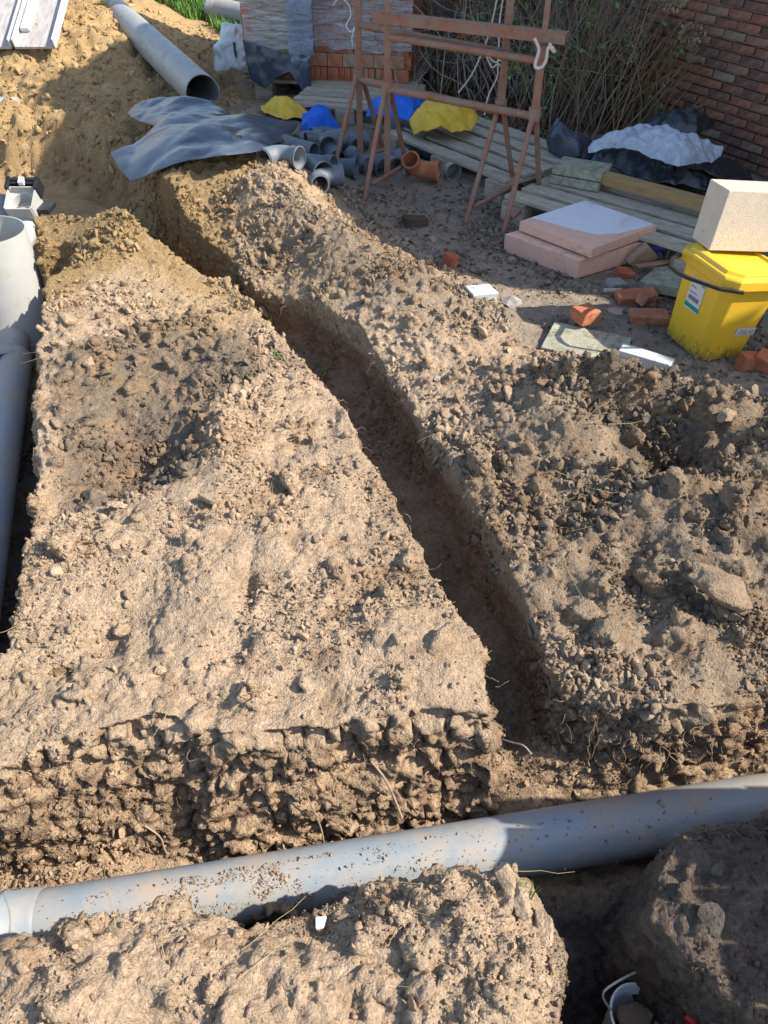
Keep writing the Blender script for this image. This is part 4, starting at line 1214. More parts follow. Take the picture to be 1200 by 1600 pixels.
# dark sheet hanging over the corner
pts = coons([bs.matrix_basis @ Vector(q) for q in ((.0, -.17, .03), (.12, -.19, -.03), (.24, -.2, .06), (.34, -.19, .10), (.44, -.19, -.05), (.50, -.17, -.03))],
            [bs.matrix_basis @ Vector(q) for q in ((-.03, -.17, .30), (.15, -.175, .26), (.28, -.175, .22), (.40, -.18, .20), (.46, -.18, .24), (.50, -.17, .22))],
            [bs.matrix_basis @ Vector(q) for q in ((.0, -.17, .03), (-.03, -.17, .30))], [bs.matrix_basis @ Vector(q) for q in ((.50, -.17, -.03), (.50, -.17, .22))], 60, 36)
pts[..., 1] -= .018 * (1 + fbm(pts[..., 0] * 11, pts[..., 2] * 6, 0, 3, 33))
o = solid_cloth('plastic_sheet', pts, 60, 36, M_TARP, .0012); tag(o, 'dark grey plastic flap hanging over the front of the brick pallet', 'plastic sheet')
# bag of mortar
def cushion(name, w, h, d, mat, seed, n=28, pinch=.75):
    u = np.linspace(-1, 1, n)
    U, Vv = np.meshgrid(u, u)
    th = np.clip((1 - np.abs(U) ** 3.5) * (1 - np.abs(Vv) ** 3.5), 0, 1) ** .5
    nn = fbm(U * 2 + seed, Vv * 2, 0, 3, seed)
    pf = np.stack([U * w / 2, -th * d / 2 * (1 + .35 * nn), (Vv * h / 2)], -1); pb = np.stack([U * w / 2, th * d / 2 * (1 - .3 * nn), Vv * h / 2], -1)
    f1 = grid_faces(n, n); f2 = grid_faces(n, n, n * n)[:, ::-1]
    V = np.concatenate([pf.reshape(-1, 3), pb.reshape(-1, 3)])
    m = mesh_np(name, V, np.concatenate([f1, f2])); m.polygons.foreach_set('use_smooth', np.ones(len(m.polygons), dtype=bool)); m.materials.append(mat)
    return m
g = G(374, 122)
bag = empty('mortar_bag', g, .25, label='half empty white bag with dark green stripes slumped beside the bricks', cat='bag')
m = cushion('sack', .38, .46, .22, M_WHITE, 4, n=40); vv = get_co(m)
vv[:, 0] *= 1 - .45 * sstep(.0, .25, vv[:, 2]); vv[:, 0] += -.03 * sstep(.05, .25, vv[:, 2]); vv += .026 * np.stack([vnoise(vv[:, 0] * 13, vv[:, 2] * 13, 0, 5), 1 - 2 * np.abs(vnoise(vv[:, 0] * 11 + vv[:, 2] * 9, vv[:, 2] * 7, 3, 6)), vnoise(vv[:, 0] * 9, vv[:, 2] * 9, 7, 8)], 1)
m.vertices.foreach_set('co', vv.astype(np.float32).ravel())
o = bpy.data.objects.new('sack', m); COL.objects.link(o); o.parent = bag; o.location = (0, 0, .21); o.rotation_euler = (-.25, .22, 0)
for x in (-.03, .075):
    mb = MB(); tube(mb, [(x, -.083, .02), (x + .005, -.10, .12), (x + .012, -.095, .2), (x + .01, -.085, .30)], .011, 8); q = mb.build('stripe', M_GREEN if x > 0 else simple('dark_green', (.03, .12, .08), .6), bag)
    q.scale = (1, 1, 1)

# ------------------------------------------------------------------ trestles
def trestle(name, PL, PR_, topz, label, bar_flat, ztube, zlow, ext=1.35, group=None):
    """two posts with hinged leg pairs, cross tubes and a top bar"""
    PL = Vector(PL); PR_ = Vector(PR_)
    t = empty(name, PL, label=label, cat='trestle', group=group)
    d = (PR_ - PL); d.z = 0; d.normalize(); n = Vector((-d.y, d.x, 0))
    o0 = PL
    def mk(nm, pts, r, seg=12, sq=False, bev=0):
        mb = MB(); tube(mb, [Vector(p) - o0 for p in pts], r, seg, smooth=not sq, sq=sq); return mb.build(nm, M_TREST, t, bevel=bev)
    for k, b in enumerate((PL, PR_)):
        mk('post', [b + Vector((0, 0, .02 if k == 0 else .52)), b + Vector((0, 0, topz - .03))], .026, 4, True, .003)
        mk('inner_post', [b + Vector((0, 0, topz - .04)), b + Vector((0, 0, ext))], .018, 4, True, .002)
        for s in (-1, 1):
            foot = b + n * s * .27; foot.z = gz(foot.x, foot.y) + .0
            mk('leg', [b + n * s * .02 + Vector((0, 0, .56)), foot.lerp(b + Vector((0, 0, .56)), .5) + n * s * .01, foot], .0145, 10)
        mk('brace', [b + n * .22 + d * .018 + Vector((0, 0, .085)), b - n * .22 + d * .018 + Vector((0, 0, .085))], .013, 8)
        mk('collar', [b + Vector((0, 0, .53)), b + Vector((0, 0, .59))], .033, 12)
    mk('cross_tube', [PL + Vector((0, 0, ztube)) - d * .01, PR_ + Vector((0, 0, ztube))], .018)
    mk('cross_tube', [PL + Vector((0, 0, zlow)) - d * .01, PR_ + Vector((0, 0, zlow))], .020)
    if bar_flat:
        M_ = Matrix.Rotation(math.atan2(d.y, d.x), 4, 'Z'); ln = (PR_ - PL).length
        mb = MB(); box(mb, ln / 2 + .02, 0, topz + .01, ln + .20, .05, .006, M=M_); box(mb, ln / 2 + .02, -.024, topz - .016, ln + .20, .005, .046, M=M_)
        mb.build('top_rail', M_TREST, t, bevel=.0015)
    return t
tr1 = trestle('steel_trestle', (.02, 4.84, gz(.02, 4.84)), (.79, 4.39, gz(.79, 4.39)), .90, 'red oxide steel trestle with a flat top rail, front of the two', True, .80, .545)
tr2 = trestle('steel_trestle', (-.15, 5.16, gz(-.15, 5.16)), (.63, 4.55, gz(.63, 4.55)), 1.25, 'browner steel trestle of bare tubes standing behind the red railed one', False, .81, .53)
# cords
def cord(name, pts, r, mat, label, cat='cord', seg=6, parent=None):
    pts = [Vector(p) for p in pts]
    fine = []
    for i in range(len(pts) - 1):
        p0 = pts[max(i - 1, 0)]; p1 = pts[i]; p2 = pts[i + 1]; p3 = pts[min(i + 2, len(pts) - 1)]
        for k in range(6):
            s = k / 6
            fine.append(.5 * ((2 * p1) + (-p0 + p2) * s + (2 * p0 - 5 * p1 + 4 * p2 - p3) * s * s + (-p0 + 3 * p1 - 3 * p2 + p3) * s ** 3))
    fine.append(pts[-1])
    mb = MB(); tube(mb, fine, r, seg); o = mb.build(name, mat, parent)
    if label: tag(o, label, cat)
    return o
cord('cord', [PY(778, -8, 5.3), PY(765, 50, 5.3), PY(750, 90, 5.3), PY(735, 120, 5.3), PY(716, 145, 5.3)], .0045, M_CORD, 'pale cord slanting down behind the trestle tubes')
cord('cord', [PY(787, -8, 5.2), PY(780, 40, 5.2), PY(778, 95, 5.2), PY(762, 88, 5.2), PY(758, 82, 5.2), PY(768, 105, 5.2), PY(778, 100, 5.2), PY(788, 108, 5.2), PY(786, 98, 5.2), PY(778, 96, 5.2), PY(777, 120, 5.2), PY(763, 150, 5.2), PY(757, 180, 5.2)], .0045, M_CORD, 'pale knotted cord hanging between the trestle posts')
cord('cord', [PY(835, 60, 4.3), PY(842, 78, 4.3), PY(836, 103, 4.3), PY(845, 106, 4.3), PY(853, 95, 4.3), PY(857, 74, 4.3), PY(867, 82, 4.3), PY(858, 68, 4.3)], .008, M_CORD, 'thick pale loop of cord hooked over the right trestle post')
cord('cord', [PY(531, -6, 6.2), PY(545, 8, 6.2), PY(548, 25, 6.2), PY(541, 40, 6.2), PY(549, 50, 6.2), PY(556, 40, 6.2), PY(550, 58, 6.2), PY(552, 74, 6.2)], .004, M_WHITE, 'thin white string dangling in front of the wrapped bricks')
cord('cord', [PY(521, 8, 6.2), PY(530, -3, 6.2), PY(552, -4, 6.2), PY(560, 12, 6.2)], .004, M_WHITE, 'white string looped at the top edge over the wrapped bricks')

# ------------------------------------------------------------------ pallets in the yard
pallet('wooden_pallet', G(545, 180) + Vector((.08, .05, 0)), -.25, 'wooden pallet half hidden between the brick load and the blue bag', nsl=6, length=.9)
c = P(752, 228, .13)
pallet('wooden_pallet', (c.x + .03, c.y + .06, gz(c.x, c.y)), math.radians(-54), 'wooden pallet with dark gaps lying behind the trestle under the yellow bag', nsl=5)
c = P(985, 320, .13)
pallet('wooden_pallet', (c.x + .02, c.y, gz(c.x, c.y)), math.radians(-43), 'wooden pallet carrying the mossy pavers on the right', nsl=5)
# timber beam on it
a = P(935, 275, .20); b = P(1100, 322, .19)
mb = MB(); L_ = (b - a).length + .12; box(mb, L_ / 2, 0, 0, L_, .075, .055)
o = mb.build('timber_beam', M_WOOD_Y, None, bevel=.003); o.location = a; o.rotation_euler = (0, 0, math.atan2((b - a).y, (b - a).x)); tag(o, 'yellowish timber beam lying across the right pallet', 'beam')
# pavers on pallet
c = P(905, 282, .15)
for k, (dx, dy, rz, lab) in enumerate(((0, 0, -.55, 'mossy grey paver resting directly on the right pallet'), (.006, .008, -.50, 'mossy grey paver lying on top of another paver on the pallet'))):
    mb = MB(); box(mb, 0, 0, 0, .29, .19, .048, jit=.003)
    o = mb.build('paver', M_PAV, None, bevel=.005); o.location = (c.x + dx, c.y + dy, gz(c.x, c.y) + .168 + k * .052); o.rotation_euler = (0, .0, rz); tag(o, lab, 'paver')

# ------------------------------------------------------------------ foam boards
c0, c1, c2 = P(793, 372, .0), P(915, 425, .0), P(1017, 385, .0)
def slab(name, a, b, d, z0, h, mat, label, cat, bevel=.003, mats=None, jit=0):
    """a: left corner, b: front corner, d: right corner (ground plane); the fourth corner follows"""
    e = a + d - b
    q = [Vector((p.x, p.y, z0)) for p in (a, b, d, e)]
    mb = MB(); v = [tuple(p) for p in q] + [(p.x, p.y, z0 + h) for p in q]
    mb.add(v, BOXF)
    o = mb.build(name, mat, None, bevel=bevel); tag(o, label, cat); return o
g0 = gz(c1.x, c1.y)
c0, c1, c2 = P(789, 366, .10), P(905, 408, .10), P(1017, 376, .10)
slab('foam_board', c0, c1, c2, g0 + .005, .095, M_XPS, 'thick orange pink foam board lying on the ground', 'insulation board')
a, b, d = P(812, 347, .155), P(926, 390, .155), P(1027, 353, .155)
t = slab('foam_board', a, b, d, g0 + .108, .05, M_XPS, 'thinner foam board with a white facing on top of the orange one', 'insulation board')
def lay(a, b, d, s, t_):
    return a + (d - b) * s + (b - a) * t_
q = [a + (b - a) * .30, b + (a - b) * .05 + (d - b) * .22, d + (b - d) * .02, a + d - b + (b - d) * .03]
mb = MB(); q2 = [lay(a, b, d, .16, .02), lay(a, b, d, .22, .40), lay(a, b, d, .30, .78), lay(a, b, d, .5, .90), lay(a, b, d, .78, .96), lay(a, b, d, .97, .97), lay(a, b, d, .98, .5), lay(a, b, d, .98, .03), lay(a, b, d, .5, .02)]
zt = g0 + .108 + .05
mb.add([(p.x, p.y, zt + .0005) for p in q2] + [(p.x, p.y, zt + .004) for p in q2], [tuple(range(9, 18))] + [(i, (i + 1) % 9, 9 + (i + 1) % 9, 9 + i) for i in range(9)])
mb.build('facing', M_FACING, t)

# ------------------------------------------------------------------ yellow bin with block on the lid
c = P(1112, 553, 0.0)
BZ = gz(1.39, 3.0)
M_BIN = simple('yellow_plastic', (.78, .47, .03), .34, .5, noise=.06, nscale=6, bump=.15, bscale=40)
def bin_mat():
    m, nt, b = mat_new('muddy_yellow_plastic'); L = nt.links.new
    tc = N(nt, 'ShaderNodeTexCoord'); sep = N(nt, 'ShaderNodeSeparateXYZ'); L(tc.outputs['Object'], sep.inputs[0])
    n1 = N(nt, 'ShaderNodeTexNoise', i_Scale=70.0, i_Detail=8.0, i_Roughness=.8); L(tc.outputs['Object'], n1.inputs['Vector'])
    mr = N(nt, 'ShaderNodeMapRange'); mr.inputs[1].default_value = 0; mr.inputs[2].default_value = .13; mr.inputs[3].default_value = .16; mr.inputs[4].default_value = -.12
    L(sep.outputs['Z'], mr.inputs[0]); ad = N(nt, 'ShaderNodeMath', operation='ADD'); L(mr.outputs[0], ad.inputs[0]); L(n1.outputs['Fac'], ad.inputs[1])
    r2 = N(nt, 'ShaderNodeMapRange'); r2.inputs[1].default_value = .55; r2.inputs[2].default_value = .68; L(ad.outputs[0], r2.inputs[0])
    mx = N(nt, 'ShaderNodeMix', data_type='RGBA'); mx.inputs['A'].default_value = (.78, .47, .03, 1); mx.inputs['B'].default_value = (.22, .165, .06, 1)
    L(r2.outputs[0], mx.inputs['Factor']); L(mx.outputs['Result'], b.inputs['Base Color']); b.inputs['Roughness'].default_value = .38
    return m
bin_ = empty('yellow_bin', (1.395, 3.0, BZ - .005), .0, label='muddy yellow plastic bin with stickers leaning in the yard', cat='bin')
bin_.rotation_euler = (math.radians(1), math.radians(7), math.radians(18))
# body: tapered, chamfered corners; local -x face carries the label, -y face the logo
def octo(w, d, ch, z):
    a, b = w / 2, d / 2
    return [(-a + ch, -b, z), (a - ch, -b, z), (a, -b + ch, z), (a, b - ch, z), (a - ch, b, z), (-a + ch, b, z), (-a, b - ch, z), (-a, -b + ch, z)]
def loft(mb, secs, capb=True, capt=True, smooth=False):
    n = len(secs[0]); v = [p for s in secs for p in s]; f = []
    for k in range(len(secs) - 1):
        for i in range(n):
            j = (i + 1) % n
            f.append((k * n + i, k * n + j, (k + 1) * n + j, (k + 1) * n + i))
    if capb: f.append(tuple(range(n - 1, -1, -1)))
    if capt: f.append(tuple((len(secs) - 1) * n + i for i in range(n)))
    mb.add(v, f, smooth); return mb
mb = MB(); loft(mb, [octo(.232, .262, .030, 0), octo(.238, .268, .032, .006), octo(.292, .322, .042, .335), octo(.292, .322, .042, .352)])
mb.build('body', bin_mat(), bin_, bevel=.006)
mb = MB(); loft(mb, [octo(.330, .362, .045, .335), octo(.336, .368, .046, .338), octo(.336, .368, .046, .372), octo(.328, .360, .046, .380), octo(.300, .332, .046, .384), octo(.292, .324, .05, .396), octo(.235, .267, .04, .402), octo(.225, .257, .04, .392)])
mb.build('lid', M_BIN, bin_, bevel=.005)
mb = MB()
tube(mb, [(-.10, -.190, .338), (-.20, -.165, .345), (-.315, -.09, .362)], .010, 4, smooth=False, sq=True)
tube(mb, [(-.31, -.095, .362), (-.325, -.05, .362), (-.318, .01, .362)], .010, 4, smooth=False, sq=True)
tube(mb, [(-.32, .0, .362), (-.25, .09, .356), (-.165, .15, .345)], .010, 4, smooth=False, sq=True)
mb.build('handle', M_BLACKP, bin_, bevel=.002)
# stickers, slightly proud of the sloping faces
tilt = math.atan2(.0272, .329)
def sticker(face, cx, cz, w, h, mat, name, off=.002, parent=bin_):
    mb = MB(); box(mb, 0, 0, 0, w, .0012, h)
    o = mb.build(name, mat, parent)
    place_on(o, face, cx, cz, off); return o
def place_on(o, face, cx, cz, off):
    if face == 'L':      # -x face, reading from the left side: its right hand is -y
        x = -(.119 + .0272 * (cz - .006) / .329) - off
        o.matrix_local = Matrix.Translation((x, cx, cz)) @ Matrix.Rotation(-math.pi / 2, 4, 'Z') @ Matrix.Rotation(-tilt * -1.0, 4, 'X')
    else:
        y = -(.134 + .0272 * (cz - .006) / .329) - off
        o.matrix_local = Matrix.Translation((cx, y, cz)) @ Matrix.Rotation(tilt, 4, 'X')
    return o
def text_obj(txt, size, mat, name, parent, shear=0.0, ext=.0004, sx=1.0):
    cu = bpy.data.curves.new(name, 'FONT'); cu.body = txt; cu.size = size; cu.extrude = ext; cu.align_x = 'CENTER'; cu.align_y = 'CENTER'; cu.shear = shear
    o = bpy.data.objects.new(name, cu); COL.objects.link(o)
    bpy.context.view_layer.update()
    me = bpy.data.meshes.new_from_object(o.evaluated_get(bpy.context.evaluated_depsgraph_get()))
    bpy.data.objects.remove(o); bpy.data.curves.remove(cu)
    me.transform(Matrix.Rotation(math.pi / 2, 4, 'X') @ Matrix.Diagonal((sx, 1, 1, 1)))
    me.materials.clear(); me.materials.append(mat)
    o = bpy.data.objects.new(name, me); COL.objects.link(o); o.parent = parent; return o
M_LAB = simple('paper_label', (.62, .58, .56), .6, .3, noise=.04)
M_INK = simple('dark_print', (.06, .07, .08), .7, .2); M_TEAL = simple('teal_print', (.015, .26, .20), .6, .3); M_GOLD = simple('ochre_print', (.52, .33, .08), .6, .3)
M_GREYINK = simple('grey_print', (.22, .20, .21), .7, .2)
LC, LZ = .005, .235
lab = sticker('L', LC, LZ, .092, .135, M_LAB, 'address_label')
def onlab(o, dx, dz, off=.0036):
    place_on(o, 'L', LC - dx, LZ + dz, off); return o
onlab(sticker('L', 0, 0, .092, .018, M_TEAL, 'label_band'), 0, -.052, .003)
onlab(sticker('L', 0, 0, .010, .011, M_TEAL, 'label_logo'), -.035, .057, .003)
onlab(text_obj('rpm', .018, M_INK, 'label_print', bin_, .3), -.018, .057)
onlab(sticker('L', 0, 0, .022, .013, M_TEAL, 'label_logo'), .030, .052, .003)
onlab(text_obj('GMP', .010, M_LAB, 'label_print', bin_), .030, .052, .0042)
onlab(text_obj('Referentie', .008, M_GREYINK, 'label_print', bin_), -.022, .028)
onlab(text_obj('1', .008, M_GREYINK, 'label_print', bin_), -.038, .018)
onlab(text_obj('MAISONETTE 24', .007, M_GREYINK, 'label_print', bin_), -.014, .004)
onlab(text_obj('www', .005, M_GREYINK, 'label_print', bin_), -.032, -.037)
mb = MB(); x = -.034
rb = random.Random(5)
while x < .034:
    w = rb.choice((.0012, .002, .003)); box(mb, x, 0, 0, w, .0006, .018); x += w + rb.choice((.0012, .002))
onlab(mb.build('barcode', M_GREYINK, bin_), 0, -.018)
sticker('F', .050, .140, .098, .036, M_CONC_W, 'logo_sticker')
place_on(text_obj("\u25b7/IOK" if False else "P/IOK", .030, M_GOLD, 'logo_print', bin_, .35, sx=1.05), 'F', .054, .136, .0034)
# block on the lid: light cream block, resting tilted
blk = MB(); hw_, hd, hh = .34, .26, .20
box(blk, 0, 0, 0, .60, .15, .235, jit=.003)
a = P(1076, 383, .42); 
o = blk.build('aerated_block', M_AAC, None, bevel=.004)
BLOCK = o; tag(o, 'big cream aerated concrete block resting on the yellow bin lid', 'block')

# ------------------------------------------------------------------ bricks, slabs and rubble in the yard
def rubble(name, px, py, dims, rot, mat, label, cat, seed, sub=0, jit=.004, sink=.2, bevel=.004, z=0.0):
    g = G(px, py)
    mb = MB()
    if sub:
        v, f = clod_shape(2, seed, rough=.22, facets=8, squash=False)
        v = v * np.array(dims) / 2; mb.add([tuple(q) for q in v], [tuple(q) for q in f], False)
    else:
        box(mb, 0, 0, 0, *dims, jit=jit, rng=random.Random(seed))
    o = mb.build(name, mat, None, bevel=0 if sub else bevel)
    o.location = (g.x, g.y, g.z + dims[2] * (.5 - sink) + z); o.rotation_euler = rot
    tag(o, label, cat); return o
rubble('brick', 703, 420, (.045, .065, .095), (.1, .1, .6), M_BRICK, 'bright orange brick half standing alone on the dark ground', 'brick', 1)
rubble('brick', 648, 352, (.13, .08, .06), (0, .1, .3), simple('sooty_brick', (.10, .07, .05), .9, .1, noise=.3), 'dark sooty brick half between trestle and spoil ridge', 'brick', 2)
rubble('brick', 910, 518, (.095, .085, .055), (.05, .05, .5), M_BRICK, 'brick half lying on the mossy slab', 'brick', 3, z=.055, sink=.0)
rubble('brick', 992, 470, (.18, .075, .055), (.15, -.05, .1), M_BRICK, 'broken orange brick with a mortared top left of the bin', 'brick', 4)
rubble('brick', 1012, 502, (.17, .085, .055), (0, .0, -.1), M_BRICK, 'dusty whole brick close to the bin, nearest of its pile', 'brick', 5)
rubble('brick', 1003, 478, (.07, .05, .05), (.3, .3, .9), M_BRICK, 'small pinkish brick chip between two bricks by the bin', 'brick', 6, z=.02)
rubble('brick', 1000, 418, (.12, .04, .12), (.35, .7, .5), M_BRICK, 'brown brick tipped on its corner against the foam board', 'brick', 7, sink=.1)
rubble('brick', 975, 432, (.09, .06, .045), (.1, .2, .2), M_BRICK, 'dark fronted brick fragment beneath the tipped brick', 'brick', 8)
rubble('brick', 1168, 574, (.095, .06, .075), (0, .1, .15), M_BRICK, 'upright brick half at the foot of the bin', 'brick', 9)
rubble('brick', 1212, 580, (.19, .09, .06), (0, .15, -.7), M_BRICK, 'brick cut by the right edge beside the bin', 'brick', 10)
rubble('brick_fragment', 962, 488, (.10, .085, .03), (.1, .1, .4), simple('pink_mortar', (.50, .36, .28), .95, .1, noise=.2, bump=1.5, bscale=120), 'flat pink flake of brick left of the bin', 'brick', 11, sub=1)
rubble('concrete_block', 751, 464, (.125, .095, .05), (.05, .1, .35), M_CONC_W, 'pale grey concrete block on the dark ground', 'block', 12)
rubble('stone', 800, 476, (.12, .08, .075), (.2, .1, .3), M_CONC, 'rough grey stone beside the pale block', 'stone', 13, sub=1)
rubble('paving_slab', 914, 549, (.34, .25, .055), (.0, .03, -.38), M_PAV, 'greenish paving slab in front of the spoil heap', 'slab', 14)
rubble('concrete_block', 1004, 575, (.22, .07, .07), (0, .05, -.55), M_CONC_W, 'long white concrete block behind the spoil heap', 'block', 15, sink=.05)
rubble('brick', 955, 572, (.09, .06, .05), (.1, .1, .4), M_BRICK, 'pale brick end peeping out between slab and white block', 'brick', 16)
rubble('paving_slab', 1068, 450, (.34, .34, .05), (-.05, -.10, -.62), M_PAV, 'large mossy slab leaning behind the yellow bin', 'slab', 17, z=.02)
rubble('concrete_fragment', 962, 446, (.085, .06, .03), (.2, .1, .5), M_CONC, 'small ribbed grey concrete chip near the foam board', 'concrete', 18)
rubble('concrete_fragment', 958, 456, (.10, .025, .02), (.0, .1, .25), simple('cream_chip', (.55, .42, .30), .9), 'cream sliver under the ribbed concrete chip', 'concrete', 19)
rubble('metal_strip', 1018, 428, (.20, .03, .008), (.2, .0, .35), simple('rusty_strip', (.36, .17, .10), .7), 'reddish strip lying over the big mossy slab', 'strip', 20, z=.05)
# glove
v, f = clod_shape(3, 77, rough=.5, facets=2, squash=False); v = v * np.array((.036, .026, .05)); v = v * (1 + .35 * vnoise(v[:, 0] * 60, v[:, 1] * 60, v[:, 2] * 60, 4))[:, None]
mb = MB(); mb.add([tuple(q) for q in v], [tuple(q) for q in f], True)
for k in range(4):
    tube(mb, [(.0 + .008 * k, -.01, -.02), (.012 + .01 * k, -.025, -.04), (.02 + .008 * k, -.03, -.055)], [.009, .008, .005], 8)
o = mb.build('rubber_glove', M_GLOVE); g = G(1027, 402); o.location = (g.x, g.y, g.z + .055); o.rotation_euler = (.2, .6, .4); tag(o, 'crumpled violet blue rubber glove by the foam boards', 'glove')
g = G(1040, 405); g2 = G(1060, 402)
cord('wire', [g, g + Vector((.03, .03, .09)), g2 + Vector((.02, .02, .10)), g2 + Vector((.10, 0, .03))], .003, M_CORD, 'thin curved pinkish wire behind the bin handle', 'wire')
# small stones: two large clods and other distinct ones
def boulder(name, px, py, dims, rot, label, seed, zoff=0.0, cat='clod', colr=None, fac=18, rough=.09, z=None):
    g = G(px, py)
    v, f = clod_shape(4, seed, rough=rough, facets=fac, squash=False)
    v = v * np.array(dims) / 2
    s_ = .0035
    v = v * (1 + .05 * fbm(v[:, 0] * 60, v[:, 1] * 60, v[:, 2] * 60, 3, seed))[:, None]
    m = mesh_np(name, v, f); m.polygons.foreach_set('use_smooth', np.ones(len(f), dtype=bool))
    c_ = np.array(colr if colr is not None else DRY)
    n_ = fbm(v[:, 0] * 25, v[:, 1] * 25, v[:, 2] * 25, 3, seed + 1)
    a = m.attributes.new('soil', 'FLOAT_COLOR', 'POINT'); cc_ = np.clip(c_[None] * (1 + .16 * n_)[:, None], 0, 1)
    a.data.foreach_set('color', np.concatenate([cc_, np.ones((len(v), 1))], 1).astype(np.float32).ravel())
    m.materials.append(M_SOIL)
    o = bpy.data.objects.new(name, m); COL.objects.link(o); o.location = (g.x, g.y, g.z + zoff); o.rotation_euler = rot
    tag(o, label, cat); return o
boulder('stone', 1118, 950, (.38, .20, .09), (.15, .28, -.62), 'large grey lump of stone lying on the right heap', 31, .075, 'stone', (.30, .22, .15), fac=26, rough=.20)
boulder('clod', 788, 1385, (.050, .13, .06), (.5, .1, .35), 'pale slab shaped clod standing on the front mound edge', 32, .035, colr=DRY * 1.05, fac=22, rough=.06)
boulder('clod', 850, 1465, (.055, .13, .05), (.3, .5, .35), 'pale flat clod on the right rim of the front mound', 33, .015, colr=DRY, fac=22, rough=.06)
boulder('clod', 815, 1420, (.05, .08, .045), (.3, .3, .6), 'small broken clod between the two slab shaped clods', 34, .02, colr=DRY)
boulder('clod', 700, 1355, (.085, .075, .075), (.2, .1, .2), 'knobbly clod topping the front mound', 35, .03, colr=DRY)
boulder('stone', 1112, 1448, (.10, .085, .06), (.2, .3, .2), 'grey stone embedded in the dark heap at lower right', 36, .012, 'stone', (.12, .10, .085), rough=.16)
boulder('stone', 1118, 1362, (.045, .04, .035), (.2, .3, .2), 'small grey stone high on the dark heap', 37, .014, 'stone', (.17, .145, .125))
boulder('stone', 905, 1382, (.035, .025, .02), (.2, .3, .2), 'tiny grey stone in the shaded gap below the pipe', 48, .012, 'stone', (.17, .145, .125))
boulder('clod', 330, 785, (.13, .09, .07), (.1, .1, .1), 'big brown clod in the middle of the left bank', 38, .02, colr=DRY * .9)
boulder('clod', 180, 795, (.10, .05, .035), (.1, .1, .1), 'flat pale clod at the rim of the hollow on the left bank', 39, .02, colr=DRY * 1.08)
boulder('clod', 140, 575, (.09, .08, .06), (.1, .1, .1), 'rounded clod near the chamber side of the left bank', 40, .02, colr=DRY * .95)
boulder('stone', 847, 580 + 25, (.0001 + .07, .05, .05), (.1, .1, .1), 'reddish clod on the rear rim of the right heap', 41, .02, colr=(.28, .17, .11))
boulder('clod', 915, 585, (.09, .075, .07), (.1, .2, .4), 'brown clod on the crest in front of the paving slab', 42, .02, colr=HUMUS_AND_SHADE * 1.5)
boulder('clod', 1020, 600, (.12, .09, .09), (.3, .2, .4), 'large dark clod on the crest below the white block', 43, .02, colr=HUMUS_AND_SHADE * 1.4)
boulder('clod', 1085, 625, (.06, .15, .13), (.5, .5, .7), 'tilted slab of earth rising at the crest right of the hollow', 44, .03, colr=HUMUS_AND_SHADE * 1.7)
boulder('clod', 1130, 660, (.11, .08, .07), (.2, .1, .5), 'pale angular clod right of the tilted slab of earth', 45, .02, colr=DRY * .85)
boulder('stone', 588, 765, (.055, .04, .045), (.2, .1, .5), 'squarish brown stone at the lip of the narrow trench', 46, .012, 'stone', (.33, .22, .14))
boulder('stone', 683, 596, (.055, .045, .035), (.2, .1, .5), 'pale stone on the right lip of the narrow trench', 47, .015, 'stone', (.50, .42, .34))
boulder('stone', 498, 845, (.045, .05, .05), (.2, .1, .5), 'small upright stone on the sunlit left bank', 49, .012, 'stone', DRY)
boulder('stone', 250, 1050, (.0001 + .05, .05, .03), (.2, .1, .5), 'rounded stone low on the sunlit left bank', 50, .008, 'stone', DRY * .95)
# litter
mb = MB(); box(mb, 0, 0, 0, .035, .02, .008, jit=.006); box(mb, .022, .012, .006, .02, .018, .006, jit=.005)
o = mb.build('paper_scrap', M_WHITE, None, bevel=.002); g = G(166, 397); o.location = g + Vector((0, 0, .018)); tag(o, 'white scrap of paper on the yellow sand nose', 'scrap')
mb = MB(); box(mb, 0, 0, 0, .018, .022, .006, jit=.004); o = mb.build('paper_scrap', M_WHITE, None, bevel=.002); g = G(502, 1446); o.location = g + Vector((0, 0, .014)); tag(o, 'white flake lying on the front mound', 'scrap')
p_ = P(802, 901, -.10)
mb = MB(); box(mb, 0, 0, 0, .05, .02, .010, jit=.005); o = mb.build('red_scrap', simple('dull_red', (.42, .09, .07), .7), None, bevel=.003); o.location = p_ + Vector((-.004, -.01, 0)); o.rotation_euler = (.2, .4, .1); tag(o, 'dull red scrap stuck in the wall of the narrow trench', 'scrap')
# bucket end with wire handle and red piece at the bottom
g = P(1000, 1585, -.20); g.z = -.30
bk = empty('white_bucket', g, label='soil filled white bucket with a wire handle at the bottom edge', cat='bucket')
mb = MB(); tube(mb, [(0, 0, -.12), (0, 0, .09), (0, 0, .095)], [.048, .060, .063], 32, wall=.004); mb.build('shell', M_WHITE, bk)
v, f = clod_shape(3, 12); mb = MB(); mb.add([(q[0] * .054, q[1] * .054, q[2] * .02 + .085) for q in v], [tuple(q) for q in f], True); mb.build('soil_fill', simple('soil_fill', (.2, .14, .09), .95, .1, noise=.3, bump=1.5, bscale=100), bk)
cord('wire_handle', [Vector((-.06, .01, .095)), Vector((-.075, .035, .13)), Vector((.012, .075, .135)), Vector((.02, .07, .13)), Vector((.05, .015, .10)), Vector((.06, -.02, .09))], .003, M_STEELW, None, parent=bk)
g = P(1078, 1600, -.10); mb = MB(); tube(mb, [(0, 0, 0), (.014, .004, .002), (.03, .012, .0)], [.013, .0135, .012], 20, wall=.002); o = mb.build('red_pipe_end', M_RED); o.location = g; o.rotation_euler = (0, 0, .5); tag(o, 'short red plastic piece at the bottom right', 'plastic')
